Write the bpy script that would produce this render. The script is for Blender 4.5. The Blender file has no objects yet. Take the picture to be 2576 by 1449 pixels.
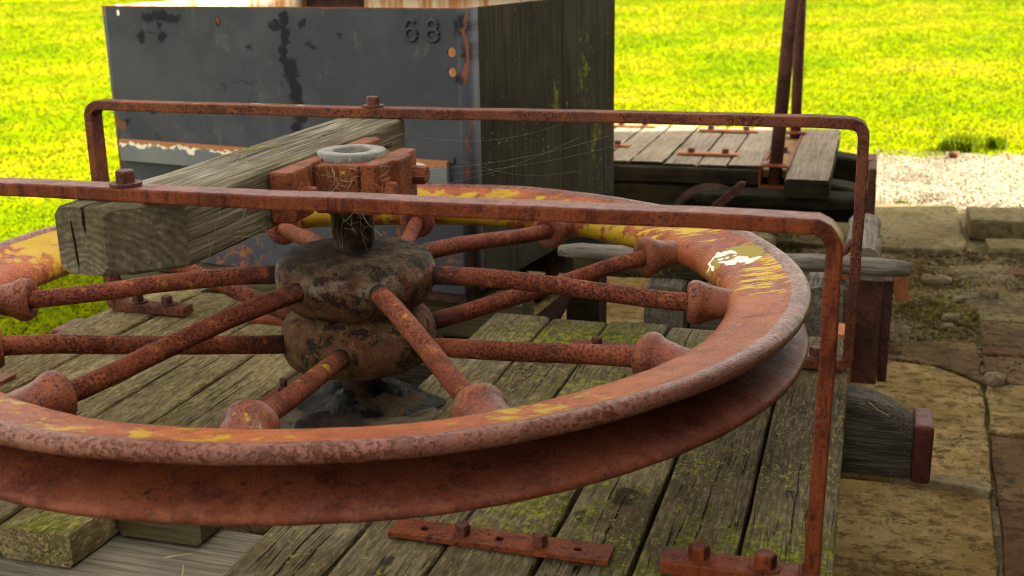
import bpy, bmesh, math, random
import numpy as np
from mathutils import Vector, Matrix

random.seed(7)
RNG = np.random.default_rng(11)
sc = bpy.context.scene
COL = sc.collection
R = math.radians

# ------------------------------------------------------------------ camera
CAM = Vector((0.9895, -2.1086, 0.9205))
YAW, PITCH, ROLL, FPX = 0.3006, 0.2831, -0.0174, 2931.19
fw = Vector((-math.sin(YAW) * math.cos(PITCH), math.cos(YAW) * math.cos(PITCH), -math.sin(PITCH)))
rt = Vector((math.cos(YAW), math.sin(YAW), 0))
up = rt.cross(fw)
c_, s_ = math.cos(ROLL), math.sin(ROLL)
rt2, up2 = c_ * rt + s_ * up, -s_ * rt + c_ * up
cam_data = bpy.data.cameras.new('camera')
cam_data.sensor_width = 36
cam_data.lens = FPX / 2576 * 36
cam_data.clip_start = 0.05
cam_data.clip_end = 400
cam_data.dof.use_dof = True
cam_data.dof.focus_distance = 2.25
cam_data.dof.aperture_fstop = 5.6
cam = bpy.data.objects.new('camera', cam_data)
COL.objects.link(cam)
M = Matrix((rt2, up2, -fw)).transposed().to_4x4()
M.translation = CAM
cam.matrix_world = M
sc.camera = cam

# ------------------------------------------------------------------ sky, sun, exposure
SUN_EL = R(37)
SUN_AZ = math.atan2(0.96, 0.28)          # clockwise from +Y
sun_dir = Vector((math.sin(SUN_AZ) * math.cos(SUN_EL), math.cos(SUN_AZ) * math.cos(SUN_EL), math.sin(SUN_EL)))
world = bpy.data.worlds.new('World')
sc.world = world
world.use_nodes = True
wn = world.node_tree
wn.nodes.clear()
sky = wn.nodes.new('ShaderNodeTexSky')
sky.sky_type = 'NISHITA'
sky.sun_disc = False
sky.sun_elevation = SUN_EL
sky.sun_rotation = SUN_AZ
sky.dust_density = 2.5
sky.ozone_density = 0.6
hsv = wn.nodes.new('ShaderNodeHueSaturation')
hsv.inputs['Saturation'].default_value = 0.22
bgn = wn.nodes.new('ShaderNodeBackground')
bgn.inputs['Strength'].default_value = 0.145
won = wn.nodes.new('ShaderNodeOutputWorld')
wn.links.new(sky.outputs[0], hsv.inputs['Color'])
warm = wn.nodes.new('ShaderNodeMix')                  # thin cloud and a camera balanced for the shade
warm.data_type, warm.blend_type = 'RGBA', 'MULTIPLY'
warm.inputs[0].default_value = 1.0
warm.inputs[7].default_value = (1.0, 0.92, 0.78, 1)
wn.links.new(hsv.outputs[0], warm.inputs[6])
wn.links.new(warm.outputs[2], bgn.inputs[0])
wn.links.new(bgn.outputs[0], won.inputs[0])
sun_data = bpy.data.lights.new('sun', 'SUN')
sun_data.energy = 4.7
sun_data.angle = R(0.5)
sun_data.color = (1.0, 0.93, 0.8)
sun = bpy.data.objects.new('sun', sun_data)
COL.objects.link(sun)
sun.rotation_euler = sun_dir.to_track_quat('Z', 'Y').to_euler()
sun.location = sun_dir * 30
sc.view_settings.view_transform = 'Standard'
sc.view_settings.look = 'None'
sc.view_settings.exposure = 2.5
sc.view_settings.gamma = 1.0
sc.view_settings.use_curve_mapping = False
sc.render.engine = 'CYCLES'
sc.cycles.filter_width = 1.1
sc.cycles.max_bounces = 5
sc.cycles.diffuse_bounces = 1
sc.cycles.glossy_bounces = 2
sc.cycles.use_denoising = True
sc.cycles.use_adaptive_sampling = True
sc.cycles.adaptive_threshold = 0.02

G = -0.45                                 # ground level; the cart deck is z = 0


# ------------------------------------------------------------------ shader helper
class NT:
    def __init__(s, name):
        s.m = bpy.data.materials.new(name)
        s.m.use_nodes = True
        s.t = s.m.node_tree
        s.t.nodes.clear()
        s.out = s.t.nodes.new('ShaderNodeOutputMaterial')
        s.b = s.t.nodes.new('ShaderNodeBsdfPrincipled')
        s.t.links.new(s.b.outputs[0], s.out.inputs[0])
        s.geo = s.t.nodes.new('ShaderNodeNewGeometry')
        s.pos = s.geo.outputs['Position']

    def n(s, typ, **kw):
        x = s.t.nodes.new(typ)
        for k, v in kw.items():
            setattr(x, k, v)
        return x

    def put(s, sock, v):
        if isinstance(v, bpy.types.NodeSocket):
            s.t.links.new(v, sock)
        elif isinstance(v, (tuple, list)) and len(v) == 3 and sock.type == 'RGBA':
            sock.default_value = (*v, 1)
        else:
            sock.default_value = v

    def mul(s, vec, sc3):
        x = s.n('ShaderNodeVectorMath', operation='MULTIPLY')
        s.put(x.inputs[0], vec)
        s.put(x.inputs[1], sc3)
        return x.outputs[0]

    def vadd(s, a, b):
        x = s.n('ShaderNodeVectorMath', operation='ADD')
        s.put(x.inputs[0], a)
        s.put(x.inputs[1], b)
        return x.outputs[0]

    def dot(s, a, b):
        x = s.n('ShaderNodeVectorMath', operation='DOT_PRODUCT')
        s.put(x.inputs[0], a)
        s.put(x.inputs[1], b)
        return x.outputs['Value']

    def math(s, op, a, b=None, c=None, clamp=False):
        x = s.n('ShaderNodeMath', operation=op)
        x.use_clamp = clamp
        s.put(x.inputs[0], a)
        if b is not None:
            s.put(x.inputs[1], b)
        if c is not None:
            s.put(x.inputs[2], c)
        return x.outputs[0]

    def noise(s, scale, detail=3, rough=0.55, vec=None, dist=0.0):
        x = s.n('ShaderNodeTexNoise')
        s.put(x.inputs['Vector'], vec if vec is not None else s.pos)
        x.inputs['Scale'].default_value = scale
        x.inputs['Detail'].default_value = detail
        x.inputs['Roughness'].default_value = rough
        x.inputs['Distortion'].default_value = dist
        return x.outputs['Fac']

    def noisec(s, scale, detail=2, vec=None):
        x = s.n('ShaderNodeTexNoise')
        s.put(x.inputs['Vector'], vec if vec is not None else s.pos)
        x.inputs['Scale'].default_value = scale
        x.inputs['Detail'].default_value = detail
        return x.outputs['Color']

    def voro(s, scale, vec=None, feature='F1', rnd=1.0):
        x = s.n('ShaderNodeTexVoronoi', feature=feature)
        s.put(x.inputs['Vector'], vec if vec is not None else s.pos)
        x.inputs['Scale'].default_value = scale
        x.inputs['Randomness'].default_value = rnd
        return x.outputs

    def step(s, v, lo, hi):
        x = s.n('ShaderNodeMapRange', interpolation_type='SMOOTHSTEP')
        s.put(x.inputs['Value'], v)
        x.inputs['From Min'].default_value = lo
        x.inputs['From Max'].default_value = hi
        return x.outputs[0]

    def ramp(s, v, stops):
        x = s.n('ShaderNodeValToRGB')
        e = x.color_ramp.elements
        while len(e) < len(stops):
            e.new(0.5)
        for el, (p, c) in zip(e, stops):
            el.position = p
            el.color = (*c, 1)
        s.put(x.inputs[0], v)
        return x.outputs[0]

    def mix(s, f, a, b, mode='MIX'):
        x = s.n('ShaderNodeMix', data_type='RGBA', blend_type=mode)
        s.put(x.inputs[0], f)
        s.put(x.inputs[6], a)
        s.put(x.inputs[7], b)
        return x.outputs[2]

    def bump(s, h, strength=0.4, dist=0.004, normal=None):
        x = s.n('ShaderNodeBump')
        x.inputs['Strength'].default_value = strength
        x.inputs['Distance'].default_value = dist
        s.put(x.inputs['Height'], h)
        if normal is not None:
            s.put(x.inputs['Normal'], normal)
        return x.outputs[0]

    def blobs(s, items, vec=None, wob=0.0, wscale=30.0):
        """max of soft ellipsoids: (cx,cy,cz,rx,ry,rz,strength)"""
        v = vec if vec is not None else s.pos
        if wob:
            w = s.noisec(wscale, 3, vec)
            w = s.vadd(w, (-0.5, -0.5, -0.5))
            v = s.vadd(v, s.mul(w, (wob, wob, wob)))
        acc = None
        for cx, cy, cz, rx, ry, rz, st in items:
            d = s.mul(s.vadd(v, (-cx, -cy, -cz)), (1 / rx, 1 / ry, 1 / rz))
            ln = s.n('ShaderNodeVectorMath', operation='LENGTH')
            s.put(ln.inputs[0], d)
            f = s.math('MULTIPLY', s.math('SUBTRACT', 1.0, ln.outputs['Value'], clamp=True), st)
            acc = f if acc is None else s.math('MAXIMUM', acc, f)
        return acc

    def done(s, col, rough, normal=None, spec=0.4, metal=0.0):
        s.put(s.b.inputs['Base Color'], col)
        s.put(s.b.inputs['Roughness'], rough)
        s.put(s.b.inputs['Specular IOR Level'], spec)
        s.put(s.b.inputs['Metallic'], metal)
        if normal is not None:
            s.put(s.b.inputs['Normal'], normal)
        return s.m


def rust(name, a=(0.30, 0.10, 0.055), b=(0.19, 0.062, 0.042), hot=(0.40, 0.15, 0.045), pit=(0.035, 0.016, 0.016),
         pits=0.5, pscale=110, rough=0.62, spec=0.07, streak=None, lichen=None, lstreak=None, droppings=None, grease=None, bump=0.5, worn=0.0, sheen=None):
    t = NT(name)
    n1 = t.noise(7, 4, 0.6)
    col = t.mix(t.step(n1, 0.38, 0.62), b, a)
    n2 = t.noise(34, 4, 0.65)
    col = t.mix(t.math('MULTIPLY', t.step(n2, 0.55, 0.72), 0.55), col, hot)
    n2b = t.noise(21, 5, 0.7, t.vadd(t.pos, (7, 3, 1)))
    col = t.mix(t.math('MULTIPLY', t.step(n2b, 0.50, 0.66), 0.7), col, tuple(x * 0.42 for x in b))
    fine = t.noise(240, 3, 0.7)
    col = t.mix(t.math('MULTIPLY', t.step(fine, 0.48, 0.66), 0.45), col, tuple(min(1, x * 1.55) for x in a))
    col = t.mix(t.math('MULTIPLY', t.step(fine, 0.46, 0.32), 0.5), col, tuple(x * 0.35 for x in b))
    pn = t.noise(pscale, 3, 0.6)
    area = t.noise(9, 2, 0.5, t.vadd(t.pos, (3, 9, 5)))
    pm = t.step(t.math('ADD', pn, t.math('MULTIPLY', t.math('SUBTRACT', area, 0.5), 0.35)), 0.66 - 0.16 * pits, 0.72 - 0.16 * pits)
    col = t.mix(t.math('MULTIPLY', pm, 0.85), col, pit)
    if streak:
        sv = t.noise(1.0, 4, 0.65, t.mul(t.vadd(t.pos, (2.1, 0, 0)), streak))
        col = t.mix(t.math('MULTIPLY', t.step(sv, 0.5, 0.64), 0.75), col, tuple(x * 0.33 for x in b))
        col = t.mix(t.math('MULTIPLY', t.step(sv, 0.44, 0.34), 0.5), col, hot)
    ro = t.math('ADD', rough, t.math('MULTIPLY', t.math('SUBTRACT', n2, 0.5), 0.35))
    if worn:
        pt = t.n('ShaderNodeNewGeometry').outputs['Pointiness']
        wm = t.math('MULTIPLY', t.step(pt, 0.52, 0.60), worn)
        col = t.mix(t.math('MULTIPLY', wm, t.step(pn, 0.3, 0.5)), col, (0.34, 0.22, 0.19))
    h = t.math('ADD', t.math('MULTIPLY', n2, 0.6), t.math('MULTIPLY', fine, 0.25))
    h = t.math('SUBTRACT', h, t.math('MULTIPLY', pm, 0.45))
    nor = t.bump(h, bump, 0.004)
    if lichen:
        w = t.blobs(lichen, wob=0.08, wscale=9)
        ln = t.noise(26, 5, 0.65, t.vadd(t.pos, (1, 2, 3)))
        f = t.step(t.math('ADD', ln, t.math('MULTIPLY', w, 0.42)), 0.66, 0.76)
        lc = t.mix(t.noise(15, 2), (0.30, 0.19, 0.012), (0.42, 0.29, 0.015))
        col = t.mix(t.math('MULTIPLY', f, 0.9), col, lc)
    if lstreak:
        for (blob, sc3, off) in lstreak:
            w = t.blobs([blob], wob=0.03, wscale=14)
            sn = t.noise(1.0, 4, 0.6, t.mul(t.vadd(t.pos, off), sc3))
            sn = t.math('ADD', t.math('MULTIPLY', sn, 0.62), t.math('MULTIPLY', t.noise(11, 4, 0.6, t.vadd(t.pos, off)), 0.38))
            f = t.step(t.math('ADD', sn, t.math('MULTIPLY', w, 0.22)), 0.645, 0.68)
            col = t.mix(t.math('MULTIPLY', f, 0.95), col, (0.52, 0.345, 0.008))
    if droppings:
        halo, white = droppings
        f = t.step(t.blobs(halo, wob=0.13, wscale=26), 0.2, 0.45)
        col = t.mix(t.math('MULTIPLY', f, 0.75), col, (0.28, 0.25, 0.012))
        f = t.step(t.blobs(white, wob=0.09, wscale=34), 0.2, 0.32)
        col = t.mix(f, col, (0.78, 0.72, 0.62))
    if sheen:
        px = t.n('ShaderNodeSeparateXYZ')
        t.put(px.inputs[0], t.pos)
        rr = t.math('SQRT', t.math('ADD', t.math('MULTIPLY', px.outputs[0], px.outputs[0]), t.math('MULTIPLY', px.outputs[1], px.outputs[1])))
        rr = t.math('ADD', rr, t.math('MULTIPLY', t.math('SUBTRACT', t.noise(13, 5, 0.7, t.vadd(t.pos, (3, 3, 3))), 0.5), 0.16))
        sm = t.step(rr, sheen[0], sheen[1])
        col = t.mix(t.math('MULTIPLY', sm, 0.4), col, t.mix(t.step(n2, 0.42, 0.6), (0.12, 0.042, 0.030), (0.20, 0.085, 0.062)))  # glossy sheen towards the outer edge painted into the colour
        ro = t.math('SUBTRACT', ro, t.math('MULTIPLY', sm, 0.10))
    if grease:
        r0, r1 = grease
        px = t.n('ShaderNodeSeparateXYZ')
        t.put(px.inputs[0], t.pos)
        rr = t.math('SQRT', t.math('ADD', t.math('MULTIPLY', px.outputs[0], px.outputs[0]), t.math('MULTIPLY', px.outputs[1], px.outputs[1])))
        rr = t.math('ADD', rr, t.math('MULTIPLY', t.math('SUBTRACT', n2, 0.5), 0.25))
        gm = t.step(rr, r1, r0)
        col = t.mix(gm, col, (0.02, 0.017, 0.014))
    return t.done(col, ro, nor, spec)


def wood(name, axis='Y', c1=(0.035, 0.027, 0.018), c2=(0.13, 0.10, 0.06), c3=(0.27, 0.225, 0.15), moss=None, mosscol=(0.085, 0.105, 0.010),
         olive=0.4, specks=0.4, rough=0.85, crack=0.7, gs=1.0, tone=0.5, rings=None, knots=None, cracks=None, grain=1.0, dash=0.0):
    t = NT(name)
    oi = t.n('ShaderNodeObjectInfo')
    off = t.math('MULTIPLY', oi.outputs['Random'], 37.0)
    cmb = t.n('ShaderNodeCombineXYZ')
    for i in range(3):
        t.put(cmb.inputs[i], off)
    P = t.vadd(t.pos, cmb.outputs[0])
    k = {'X': (2.6, 70, 70), 'Y': (70, 2.6, 70), 'Z': (70, 70, 2.6)}[axis]
    k = tuple(v * gs for v in k)
    k2 = tuple(v * 2.9 for v in k)
    g1 = t.noise(1.0, 5, 0.62, t.mul(P, k), 0.8)
    g2 = t.noise(1.0, 4, 0.6, t.mul(P, k2), 0.5)
    g = t.math('ADD', t.math('MULTIPLY', g1, 0.45), t.math('MULTIPLY', g2, 0.55))
    if grain != 1.0:
        mott = t.noise(42, 5, 0.75, t.mul(P, (1, .45, 1) if axis == 'Y' else (1, 1, 1)))
        g = t.math('ADD', t.math('MULTIPLY', g, grain), t.math('MULTIPLY', mott, 1.0 - grain))
    tn = t.math('MULTIPLY', t.math('SUBTRACT', oi.outputs['Random'], 0.5), 0.16 * tone)
    endm = None
    if rings:
        cx, cz = rings
        sp = t.n('ShaderNodeSeparateXYZ')
        t.put(sp.inputs[0], t.pos)
        sn = t.n('ShaderNodeSeparateXYZ')
        t.put(sn.inputs[0], t.geo.outputs['True Normal'])
        endm = t.step(t.math('ABSOLUTE', sn.outputs[1]), 0.45, 0.6)
        dx = t.math('SUBTRACT', sp.outputs[0], cx)
        dz = t.math('SUBTRACT', sp.outputs[2], cz)
        rr = t.math('SQRT', t.math('ADD', t.math('MULTIPLY', dx, dx), t.math('MULTIPLY', dz, dz)))
        rr = t.math('ADD', rr, t.math('MULTIPLY', t.noise(22, 4, 0.6), 0.03))
        rg = t.math('ADD', 0.5, t.math('MULTIPLY', t.math('SINE', t.math('MULTIPLY', rr, 560.0)), 0.035))
        rg = t.math('ADD', rg, t.math('MULTIPLY', t.math('SUBTRACT', t.noise(60, 4, 0.7), 0.5), 0.4))
        mx = t.n('ShaderNodeMix')
        t.put(mx.inputs[0], endm)
        t.put(mx.inputs[2], g)
        t.put(mx.inputs[3], rg)
        g = mx.outputs[0]
    big = t.noise(3.2, 3, 0.6, P)
    g = t.math('ADD', g, t.math('ADD', tn, t.math('MULTIPLY', t.math('SUBTRACT', big, 0.5), 0.35)))
    col = t.ramp(g, [(0.30, c1), (0.5, c2), (0.72, c3)])
    if olive:
        om = t.noise(5.5, 4, 0.6, t.vadd(P, (5, 1, 8)))
        col = t.mix(t.math('MULTIPLY', t.step(om, 0.4, 0.65), olive), col, (0.098, 0.080, 0.032))
    crk = t.noise(1.0, 2, 0.5, t.mul(P, tuple(v * (0.55 if v > 10 else 0.5) for v in k)), 0.6)
    cm = t.step(t.math('ABSOLUTE', t.math('SUBTRACT', crk, 0.5)), 0.012, 0.0)
    lim = t.step(t.noise(4, 2, 0.5, t.vadd(P, (2, 7, 1))), 0.48, 0.6)
    cm = t.math('MULTIPLY', t.math('MULTIPLY', cm, lim), crack)
    if endm is not None:
        cm = t.math('MULTIPLY', cm, t.math('SUBTRACT', 1.0, endm))
    col = t.mix(cm, col, tuple(v * 0.3 for v in c1))
    if cracks:
        wv_ = t.vadd(t.pos, t.mul(t.vadd(t.noisec(9, 3), (-.5, -.5, -.5)), (0.016, 0.0, 0.016)))
        kb = t.blobs(cracks, wv_)
        cm2 = t.step(kb, 0.02, 0.3)
        col = t.mix(t.math('MULTIPLY', cm2, 0.9), col, tuple(v * 0.12 for v in c1))
        cm = t.math('MAXIMUM', cm, cm2)
    if knots:
        kb = t.blobs(knots, wob=0.03, wscale=30)
        kr = t.math('ADD', t.step(kb, 0.1, 0.5), t.math('MULTIPLY', t.math('SINE', t.math('MULTIPLY', kb, 38.0)), 0.25), clamp=True)
        col = t.mix(t.math('MULTIPLY', kr, t.math('MULTIPLY', t.step(kb, 0.0, 0.25), 0.8)), col, tuple(v * 0.6 for v in c1))
    if moss:
        w = t.blobs(moss, wob=0.15, wscale=5)
        mn = t.noise(30, 6, 0.72)
        f = t.step(t.math('ADD', mn, t.math('MULTIPLY', w, 0.5)), 0.60, 0.80)
        f = t.math('MULTIPLY', f, t.step(g2, 0.2, 0.55))
        nz = t.n('ShaderNodeSeparateXYZ')
        t.put(nz.inputs[0], t.geo.outputs['True Normal'])
        if axis != 'Z':
            f = t.math('MULTIPLY', f, t.step(nz.outputs[2], 0.2, 0.7))
        mc = t.mix(t.step(t.noise(70, 3), 0.4, 0.65), mosscol, (0.23, 0.235, 0.02))
        col = t.mix(t.math('MULTIPLY', f, 0.95), col, mc)
    if dash:
        dv = t.noise(1.0, 4, 0.7, t.mul(P, (150, 34, 150)))
        dd = t.noise(5, 3, 0.6, t.vadd(P, (4, 4, 4)))
        f = t.step(t.math('ADD', dv, t.math('MULTIPLY', t.math('SUBTRACT', dd, 0.5), 0.3)), 0.54, 0.62)
        col = t.mix(t.math('MULTIPLY', f, dash), col, (0.36, 0.285, 0.125))
        f = t.step(t.math('ADD', dv, t.math('MULTIPLY', t.math('SUBTRACT', dd, 0.5), 0.3)), 0.43, 0.36)
        col = t.mix(t.math('MULTIPLY', f, dash), col, (0.035, 0.027, 0.012))
    if specks:
        vn = t.noise(95, 3, 0.65, t.mul(P, (1, 0.6, 1)))
        dn = t.noise(4.5, 2, 0.5, t.vadd(P, (9, 9, 2)))
        f = t.step(t.math('ADD', vn, t.math('MULTIPLY', t.math('SUBTRACT', dn, 0.5), 0.45)), 0.715 - specks * 0.07, 0.75 - specks * 0.07)
        col = t.mix(t.math('MULTIPLY', f, 0.85), col, (0.24, 0.235, 0.055))
    h = t.math('SUBTRACT', g, t.math('MULTIPLY', cm, 0.8))
    nor = t.bump(h, 0.9, 0.006)
    return t.done(col, rough, nor, 0.03)


# ------------------------------------------------------------------ materials
LICH = [(-0.82, 0.20, 0.26, 0.34, 0.34, 0.2, 1.25), (-0.05, 0.80, 0.24, 0.42, 0.2, 0.12, 0.95), (0.40, 0.66, 0.25, 0.25, 0.25, 0.12, 0.75), (0.66, -0.55, 0.28, 0.2, 0.2, 0.1, 0.4), (0.13, -0.84, 0.29, 0.5, 0.14, 0.1, 0.46), (-0.25, -0.8, 0.29, 0.25, 0.16, 0.1, 0.46), (0.55, -0.62, 0.29, 0.2, 0.2, 0.1, 0.5), (-0.45, 0.70, 0.24, 0.35, 0.25, 0.15, 1.0)]
LST = [((0.815, 0.22, 0.28, 0.15, 0.26, 0.2, 1.0), (15, 105, 30), (0.3, 0.1, 0)),
       ((0.60, 0.57, 0.28, 0.22, 0.16, 0.2, 0.95), (18, 90, 30), (2.3, 0.1, 0))]
DROP = ([(0.760, 0.385, 0.275, 0.075, 0.06, 0.1, 1.0), (0.690, 0.325, 0.275, 0.035, 0.06, 0.1, .8)],
        [(0.745, 0.322, 0.275, 0.050, 0.030, 0.08, 1.0), (0.712, 0.372, 0.275, 0.030, 0.022, 0.08, 1.0), (0.838, 0.37, 0.28, 0.035, 0.018, 0.08, 0.8), (0.69, 0.335, 0.275, 0.012, 0.05, 0.08, .8)])
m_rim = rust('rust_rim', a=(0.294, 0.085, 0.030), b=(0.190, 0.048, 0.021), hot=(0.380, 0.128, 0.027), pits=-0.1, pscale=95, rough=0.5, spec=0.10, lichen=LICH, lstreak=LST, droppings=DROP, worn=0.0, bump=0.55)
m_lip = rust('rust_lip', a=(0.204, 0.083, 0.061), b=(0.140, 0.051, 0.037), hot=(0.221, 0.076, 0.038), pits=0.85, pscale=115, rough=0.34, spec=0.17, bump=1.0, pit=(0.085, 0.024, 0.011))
m_groove = rust('rust_groove', sheen=(0.835, 0.915), a=(0.162, 0.044, 0.020), b=(0.097, 0.024, 0.013), hot=(0.247, 0.065, 0.012), pits=0.3, pscale=120, rough=0.45, spec=0.03, bump=0.6)  # darker than the rim: shade inside the groove put into the colour
m_spoke = rust('rust_spoke', a=(0.180, 0.052, 0.025), b=(0.125, 0.032, 0.017), pits=0.85, pscale=170, pit=(0.045, 0.014, 0.012), rough=0.68, grease=(0.14, 0.25), bump=0.55, lichen=[(0.1, -0.35, 0.24, 0.3, 0.2, 0.1, 0.35)])
m_socket = rust('rust_socket', a=(0.191, 0.059, 0.031), b=(0.100, 0.029, 0.020), hot=(0.275, 0.095, 0.023), pits=0.40, pscale=150, rough=0.42, spec=0.13, bump=0.7, lichen=[(0.1, -0.7, 0.29, 0.5, 0.2, 0.1, 0.3)])
m_bar_front = rust('rust_bar_front', a=(0.144, 0.034, 0.014), b=(0.095, 0.020, 0.011), hot=(0.184, 0.052, 0.020), pits=0.32, pscale=190, rough=0.45, spec=0.10, streak=(42, 42, 9), bump=0.6)
m_bar_back = rust('rust_bar_back', a=(0.153, 0.050, 0.025), b=(0.086, 0.031, 0.023), hot=(0.234, 0.077, 0.027), pits=0.6, pscale=170, rough=0.65, spec=0.06, bump=0.8, lichen=[(-0.45, 0.46, 0.57, 0.35, 0.05, 0.02, 0.5)])
m_strap = rust('rust_strap', a=(0.192, 0.050, 0.019), b=(0.120, 0.029, 0.014), hot=(0.256, 0.072, 0.020), pits=0.4, pscale=130, rough=0.5, bump=0.5)
m_bolt = rust('rust_bolt', a=(0.13, 0.05, 0.036), b=(0.07, 0.028, 0.025), hot=(0.20, 0.07, 0.03), pits=0.5, pscale=130, rough=0.55)
m_bearing = rust('rust_bearing', a=(0.183, 0.056, 0.026), b=(0.106, 0.033, 0.018), hot=(0.268, 0.092, 0.014), pits=0.3, pscale=150, rough=0.65, lichen=[(0.0, -0.1, 0.50, 0.1, 0.06, 0.06, 0.25)])
m_cap = rust('cap_iron', a=(0.115, 0.032, 0.022), b=(0.065, 0.022, 0.018), hot=(0.18, 0.05, 0.02), pits=0.1, pscale=130, rough=0.5, spec=0.08)
m_dark_iron = rust('dark_iron', a=(0.075, 0.036, 0.026), b=(0.03, 0.02, 0.017), hot=(0.12, 0.05, 0.025), pits=0.5, rough=0.7)
m_brown_iron = rust('brown_iron', a=(0.115, 0.05, 0.036), b=(0.06, 0.028, 0.022), hot=(0.16, 0.07, 0.03), pits=0.3, rough=0.7, spec=0.06)
m_orange_strap = rust('orange_strap', a=(0.42, 0.17, 0.07), b=(0.33, 0.125, 0.055), hot=(0.5, 0.2, 0.07), pits=0.05, rough=0.75)

DMOSS = [(0.86, -0.62, 0, 0.32, 0.42, 0.2, 0.95), (0.50, -0.35, 0, 0.25, 0.3, 0.2, 0.45), (0.62, -0.75, 0, 0.3, 0.25, 0.2, 0.6), (-0.36, -0.62, 0.02, 0.26, 0.20, 0.05, 0.75),
         (0.38, 0.52, 0, 0.42, 0.24, 0.2, 0.72), (0.45, 0.20, 0, 0.35, 0.25, 0.2, 0.42), (-0.58, 0.5, 0, 0.2, 0.2, 0.2, 0.45), (0.65, 0.0, 0, 0.2, 0.3, 0.2, 0.3), (-0.4, -0.1, 0, 0.4, 0.3, 0.1, 0.2)]
CRL = [(-0.30, -0.1, 0, .0022, .22, .1, 1), (-0.45, 0.2, 0, .002, .18, .1, 1), (-0.58, 0.0, 0, .0022, .2, .1, .9), (-0.71, 0.35, 0, .002, .15, .1, 1), (-0.43, -0.35, 0, .002, .2, .1, .9)]
CRR = [(0.625, -0.42, 0, .0022, .16, .1, 1), (0.600, -0.30, 0, .0018, .12, .1, 1), (0.735, -0.50, 0, .002, .2, .1, 1), (0.765, -0.38, 0, .0022, .2, .1, 1), (0.705, -0.62, 0, .0018, .14, .1, 1), (0.155, -0.62, 0, .0025, .25, .1, 1), (0.185, -0.7, 0, .002, .2, .1, 1),
       (0.60, 0.58, 0, .0025, .12, .1, 1), (0.72, 0.60, 0, .0022, .12, .1, 1), (0.78, 0.58, 0, .002, .1, .1, 1), (0.91, -0.3, 0, .0016, .3, .1, .9), (0.33, 0.3, 0, .002, .2, .1, .9)]
m_plank_left = wood('plank_left', 'Y', (0.050, 0.036, 0.015), (0.178, 0.138, 0.076), (0.40, 0.33, 0.215), moss=DMOSS, olive=0.5, specks=0.5, gs=1.3, grain=0.5, dash=0.6, crack=0.9, cracks=CRL)
m_plank_right = wood('plank_right', 'Y', (0.018, 0.013, 0.007), (0.100, 0.079, 0.046), (0.29, 0.24, 0.165), cracks=CRR, moss=DMOSS, olive=0.4, specks=0.85, gs=1.3, crack=0.95, grain=0.6, dash=0.35, knots=[(0.628, -0.285, 0, .04, .05, .1, 1), (0.565, -0.37, 0, .022, .03, .1, 1), (0.42, 0.56, 0, .03, .045, .1, .9), (0.31, -0.6, 0, .02, .03, .1, .8), (0.90, -0.2, 0, .016, .03, .1, .7)])
m_solebar = wood('solebar_wood', 'X', (0.014, 0.012, 0.009), (0.070, 0.060, 0.046), (0.25, 0.225, 0.18), olive=0.1, specks=0.1, gs=2.4)
m_solebar_grey = wood('solebar_grey', 'X', (0.06, 0.05, 0.038), (0.20, 0.175, 0.13), (0.34, 0.31, 0.25), olive=0.15, specks=0.1)
m_block = wood('block_wood', 'X', (0.02, 0.017, 0.011), (0.06, 0.05, 0.028), (0.12, 0.10, 0.055), olive=0.5, specks=0.5)
m_beam = wood('beam_wood', 'Y', (0.016, 0.013, 0.008), (0.105, 0.090, 0.064), (0.33, 0.30, 0.23), rings=(-0.20, 0.385), olive=0.3, crack=0.95, cracks=[(-0.190, -0.57, 0.525, .0035, .11, .035, 1), (-0.213, -0.588, 0.475, .003, .03, .05, .8), (-0.17, -0.05, 0.5405, .003, .16, .02, 1), (-0.13, 0.15, 0.5405, .0025, .2, .02, 1), (-0.2, 0.25, 0.5405, .0025, .15, .02, .9), (-0.066, 0.0, 0.47, .02, .3, .0025, 1), (-0.066, -0.2, 0.50, .02, .25, .0025, .9)], specks=0.35, gs=0.9, moss=[(-0.22, 0.0, 0.54, 0.05, 0.5, 0.03, 0.35)])
m_trolley = wood('trolley_wood', 'Y', (0.085, 0.066, 0.048), (0.21, 0.17, 0.125), (0.32, 0.27, 0.21), olive=0.12, specks=0.0, crack=0.3)
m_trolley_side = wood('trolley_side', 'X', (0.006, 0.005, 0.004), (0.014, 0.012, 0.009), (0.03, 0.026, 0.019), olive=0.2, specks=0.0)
m_weathered = wood('weathered_grey', 'X', (0.035, 0.03, 0.026), (0.17, 0.15, 0.125), (0.36, 0.33, 0.28), olive=0.1, specks=0.05, gs=0.8)
m_weathered_y = wood('weathered_grey_y', 'Y', (0.03, 0.026, 0.02), (0.15, 0.13, 0.10), (0.30, 0.27, 0.21), olive=0.15, specks=0.05, gs=0.8)
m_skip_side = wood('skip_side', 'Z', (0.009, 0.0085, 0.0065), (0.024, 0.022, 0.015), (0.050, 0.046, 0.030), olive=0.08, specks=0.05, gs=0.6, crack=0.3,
                   moss=[(0.0, 2.2, 0.5, 0.12, 0.12, 0.25, 0.48), (-0.1, 1.95, 0.4, 0.06, 0.06, 0.12, 0.5), (0.0, 2.3, 0.2, 0.1, 0.1, 0.3, 0.4)])


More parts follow.
